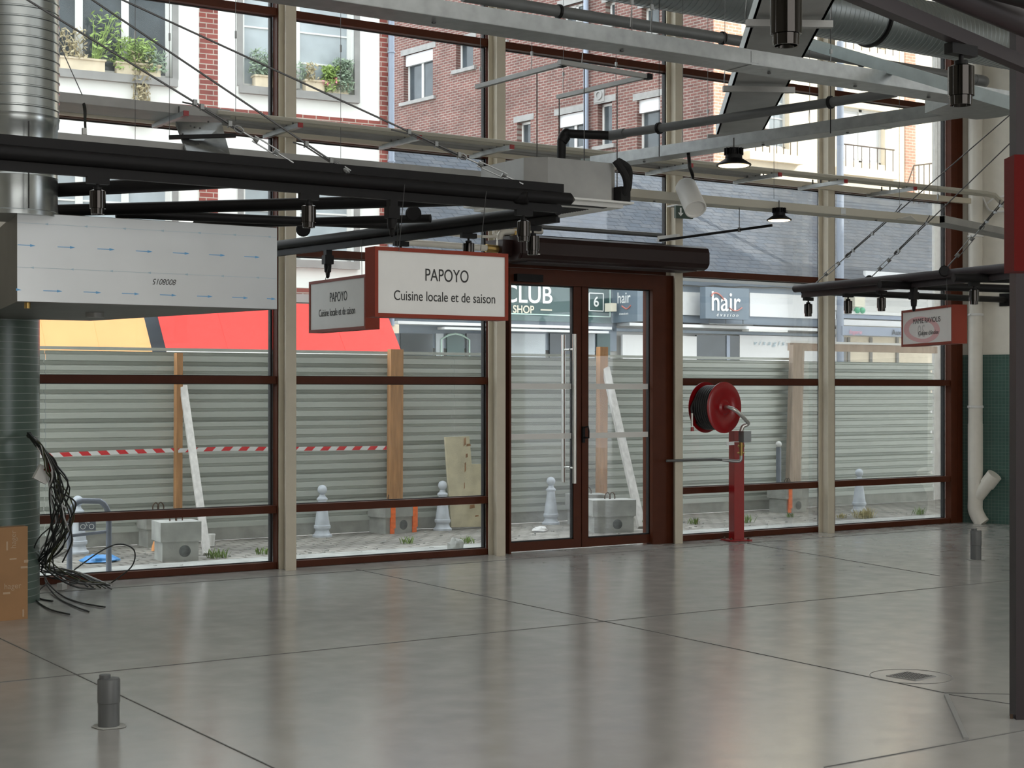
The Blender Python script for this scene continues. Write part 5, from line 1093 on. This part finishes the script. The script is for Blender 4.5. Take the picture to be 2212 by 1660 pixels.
# roof mesh in a local frame whose X,Z lie in the roof plane
vs = [(xa, 0, 0), (42, 0, 0), (xr, 0, Ls), (xa, 0, Ls), (xa, .06, 0), (42, .06, 0), (xr, .06, Ls), (xa, .06, Ls)]
vs[1] = (xr+6.5, 0, 0); vs[5] = (xr+6.5, .06, 0)
rf.data.from_pydata(vs, [], [(0, 1, 2, 3), (7, 6, 5, 4), (0, 4, 5, 1), (1, 5, 6, 2), (2, 6, 7, 3), (3, 7, 4, 0)]); rf.data.materials.append(M['slate']); C.objects.link(rf); rf.parent = SR
rf.location = Vector((0, EY, EZ))-Vector((20, 12, 0)); rf.rotation_euler = (-(math.pi/2-an_r), 0, 0); XF[rf.name] = XF[SR.name]
m = MB(); m.bb(xa, 46, EY-.12, EY+.02, EZ-.10, EZ+.03); m.build('gutter', 'gutter', SR)
m = MB(); m.bb(xa, 46, 12.0, 12.4, 0, EZ-.05); m.build('front_wall', 'white', SR, smooth=False)
m = MB(); m.bb(xa, xr+1, RY, RY+.3, 0, RZ2-.1); m.build('rear_wall', 'brick', SR, smooth=False)
sx = lambda px, py=650, Y=11.95: atY(px, py, Y)
def sb(x0, x1, yt, yb, y0, y1, m_, nm, lab=None, par=None):
    a, b_ = sx(x0, 650, y0), sx(x1, 650, y0); xm = (x0+x1)/2; z1 = sx(xm, yt, y0).z; z0 = sx(xm, yb, y0).z
    m = MB(); m.bb(a.x, b_.x, y0, y1, z0, z1); k = {'label': lab} if lab else {}; return m.build(nm, m_, par or SR, smooth=False, **k)
# bluish side downpipe in front (x 1813)
a = atY(1815, 400, 11.4); m = MB(); z0 = atY(1815, 745, 11.4).z; m.tube([(a.x, 11.4, -.01), (a.x, 11.4, 9)], .075, 14); m.build('tall_blue_pipe', 'gutter', label='tall pale blue pipe rising in front of the shops beside the fourth cream column', category='pipe')
# shop A (green)
sb(856, 1332, 604, 755, 11.9, 12.0, 'bluegrey', 'shopfront')
bdg = sb(858, 1322, 600, 692, 11.80, 11.9, 'shopgreen', 'green_fascia')
m = MB(); a, b_ = sx(866, 650, 11.79), sx(1319, 650, 11.79); z0, z1 = sx(1319, 686, 11.79).z, sx(1319, 598, 11.79).z
m.bb(a.x, b_.x, 11.785, 11.80, z0, z0+.02); m.bb(b_.x-.02, b_.x, 11.785, 11.80, z0, z1); m.bb(a.x, b_.x, 11.785, 11.80, z1-.02, z1); m.build('mint_border', 'lime', bdg, smooth=False)
text('CLUB', .46, 'whitetext', bdg, sx(1141, 638, 11.79), X1, sx=.98, bold=.006); text('GE SHOP', .20, 'creamtext', bdg, sx(1117, 669, 11.79), X1, sx=.95, bold=.004)
m = MB(); p = sx(1180, 670, 11.79); m.bb(p.x-.13, p.x+.13, 11.785, 11.795, p.z-.012, p.z+.012); m.build('dash', 'creamtext', bdg)
p = sx(1288, 653, 11.79); text('6', .27, 'whitetext', bdg, p, X1, bold=.004); m = MB(); q_ = .17
for e in (-1, 1): m.bb(p.x-q_, p.x+q_, 11.785, 11.795, p.z+e*q_-.01, p.z+e*q_+.01); m.bb(p.x+e*q_-.01, p.x+e*q_+.01, 11.785, 11.795, p.z-q_, p.z+q_)
m.build('number_frame', 'whitetext', bdg, smooth=False)
sb(860, 1322, 700, 706, 11.6, 11.9, 'shutter', 'awning_cassette'); sb(960, 1315, 711, 716, 11.55, 11.8, 'shutter', 'awning_rail')
for x0, x1, mm in ((866, 935, 'darkglass'), (942, 958, 'paleglass'), (966, 1003, 'shopgreen'), (1008, 1052, 'darkglass'), (1098, 1178, 'paleglass'), (1188, 1240, 'darkglass'), (1264, 1285, 'paleglass'), (1290, 1318, 'shopgreen')): sb(x0, x1, 721, 860, 11.86, 11.9, mm, 'shop_window')
pst = sx(984, 760, 11.85); m = MB(); P = [pst+Vector((-.30, 0, -.6)), pst+Vector((-.30, 0, .22)), pst+Vector((-.15, 0, .30)), pst+Vector((0, 0, .33)), pst+Vector((.15, 0, .30)), pst+Vector((.30, 0, .22)), pst+Vector((.30, 0, -.6))]; m.tube(P, .018, 4); m.build('arch_outline', 'lime', SR)
# amber shop lamp
sb(846, 862, 701, 720, 11.4, 11.6, 'creamstone', 'wall_lamp')
# hair shop
sb(1332, 1806, 612, 700, 11.88, 12.0, 'bluegrey', 'salon_fascia')
for x0, x1, y0, y1 in ((1372, 1400, 628, 672), (1400, 1516, 630, 680), (1620, 1806, 637, 687)): sb(x0, x1, y0, y1, 11.84, 11.88, 'shutter', 'white_panel')
sb(1332, 1806, 700, 704, 11.7, 11.9, 'black', 'shadow_gap'); sb(1360, 1806, 704, 710, 11.5, 11.9, 'shutter', 'awning_cassette')
sb(1332, 1806, 716, 722, 11.8, 11.9, 'bluegrey', 'lintel_band'); sb(1618, 1702, 712, 717, 11.3, 11.5, 'whiteplastic', 'tube_lamp')
sb(1345, 1505, 725, 860, 11.82, 11.88, 'shutter', 'white_panel'); sb(1505, 1597, 725, 860, 11.82, 11.88, 'darkglass', 'shop_window'); sb(1570, 1577, 725, 860, 11.80, 11.82, 'gutter', 'window_bar'); sb(1598, 1806, 727, 860, 11.82, 11.88, 'shutter', 'white_panel')
p = sx(1672, 742, 11.80); text('v i s a g i s t e', .14, 'palearrow', SR, p, X1, sx=1.5, name='pale_lettering', shear=.3)
SG = sb(1524, 1618, 622, 690, 11.45, 11.62, 'bluegrey2', 'salon_sign')
p = sx(1570, 654, 11.44); text('hair', .56, 'whitetext', SG, p+Vector((-.03, 0, .0)), X1, sx=.92, bold=.004); p = sx(1571, 681, 11.44); text('é v a s i o n', .10, 'whitetext', SG, p, X1, sx=1.25, shear=.3)
m = MB(); P = [sx(1537, 640, 11.43), sx(1541, 634, 11.43), sx(1550, 634, 11.43), sx(1558, 640, 11.43), sx(1564, 648, 11.43)]; m.tube(smoothp(P), [.01]+[.035]*7+[.03]*6+[.01]*3, 6) if False else m.tube(smoothp(P), .014, 6); P = [sx(1576, 665, 11.43), sx(1584, 671, 11.43), sx(1594, 671, 11.43), sx(1603, 665, 11.43)]; m.tube(smoothp(P), .011, 6); m.build('salmon_swoosh', 'swoosh', SG)
m = MB()
for x in (1532, 1568, 1605): p = sx(x, 697, 11.5); m.tube([p+Z1*.08, p-Z1*.05], .008, 5)
p, q_ = sx(1522, 698, 11.45), sx(1616, 700, 11.45); m.bb(p.x, q_.x, 11.3, 11.6, p.z-.03, p.z-.01); m.build('sign_lamp_tray', 'pvc', SR)
# projecting sign of the salon
c = sx(1345, 650, 11.4); m = MB(); m.beam(c+Vector((.10, -.42, 0)), c+Vector((.10, .42, 0)), .14, .82); PS = m.build('projecting_sign', 'bluegrey2', SR, smooth=False); text('hair', .30, 'whitetext', PS, c+Vector((.025, 0, .05)), Vector((0, -1, 0)), sx=.9, bold=.003); text('évasion', .07, 'whitetext', PS, c+Vector((.025, 0, -.25)), Vector((0, -1, 0)), sx=1.4)
m = MB(); P = [c+Vector((.02, .05, -.10)), c+Vector((.02, -.1, -.16)), c+Vector((.02, -.22, -.10))]; m.tube(smoothp(P), .014, 5); m.build('salmon_swoosh', 'swoosh', PS)
sb(1320, 1332, 655, 673, 11.5, 11.7, 'creamtext', 'alarm_box')
m = MB(); rn = random.Random(2); P = [sx(1476+i*22, 617+(i % 3)+i*.5, 11.8) for i in range(16)]; m.tube(P, .018, 5); P = [sx(1805+i*20, 672+i*.9+(i % 2), 11.8) for i in range(12)]; m.tube(P, .015, 5); m.build('facade_cable', 'pvc', SR)
# shop C
sb(1820, 2035, 676, 682, 11.7, 12.0, 'whiteplastic', 'awning_cassette'); sb(1820, 2035, 683, 691, 11.75, 12.0, 'gutter', 'fascia_band'); sb(1820, 2035, 694, 706, 11.5, 12.0, 'shutter', 'awning_cassette')
VL = sb(1820, 2035, 708, 727, 11.3, 11.35, 'bluegrey', 'awning_valance'); VL.data.materials[0] = M['gutter']
p = sx(1937, 719, 11.28); text('Aux', .17, 'ink', VL, p, X1); p = sx(1848, 718, 11.28); text('lingerie', .13, 'pink', VL, p, X1, shear=.3)
sb(1820, 2035, 729, 860, 11.9, 11.96, 'creamstone', 'shop_window')
for x in (1823, 1832, 1880, 1937): sb(x, x+5, 729, 860, 11.86, 11.9, 'stone', 'window_bar')
sb(1847, 1869, 642, 663, 11.7, 12.0, 'creamtext', 'junction_box')
m = MB(); p = sx(1857, 671, 11.7); m.sphere(p+Vector((-.08, 0, 0)), .07, 6); m.sphere(p+Vector((.08, 0, 0)), .07, 6); m.build('green_ties', mat('green_plastic', (.08, .45, .25), .5), SR)
sb(1870, 2035, 590, 640, 11.93, 12.0, 'shutter', 'boarded_wall')
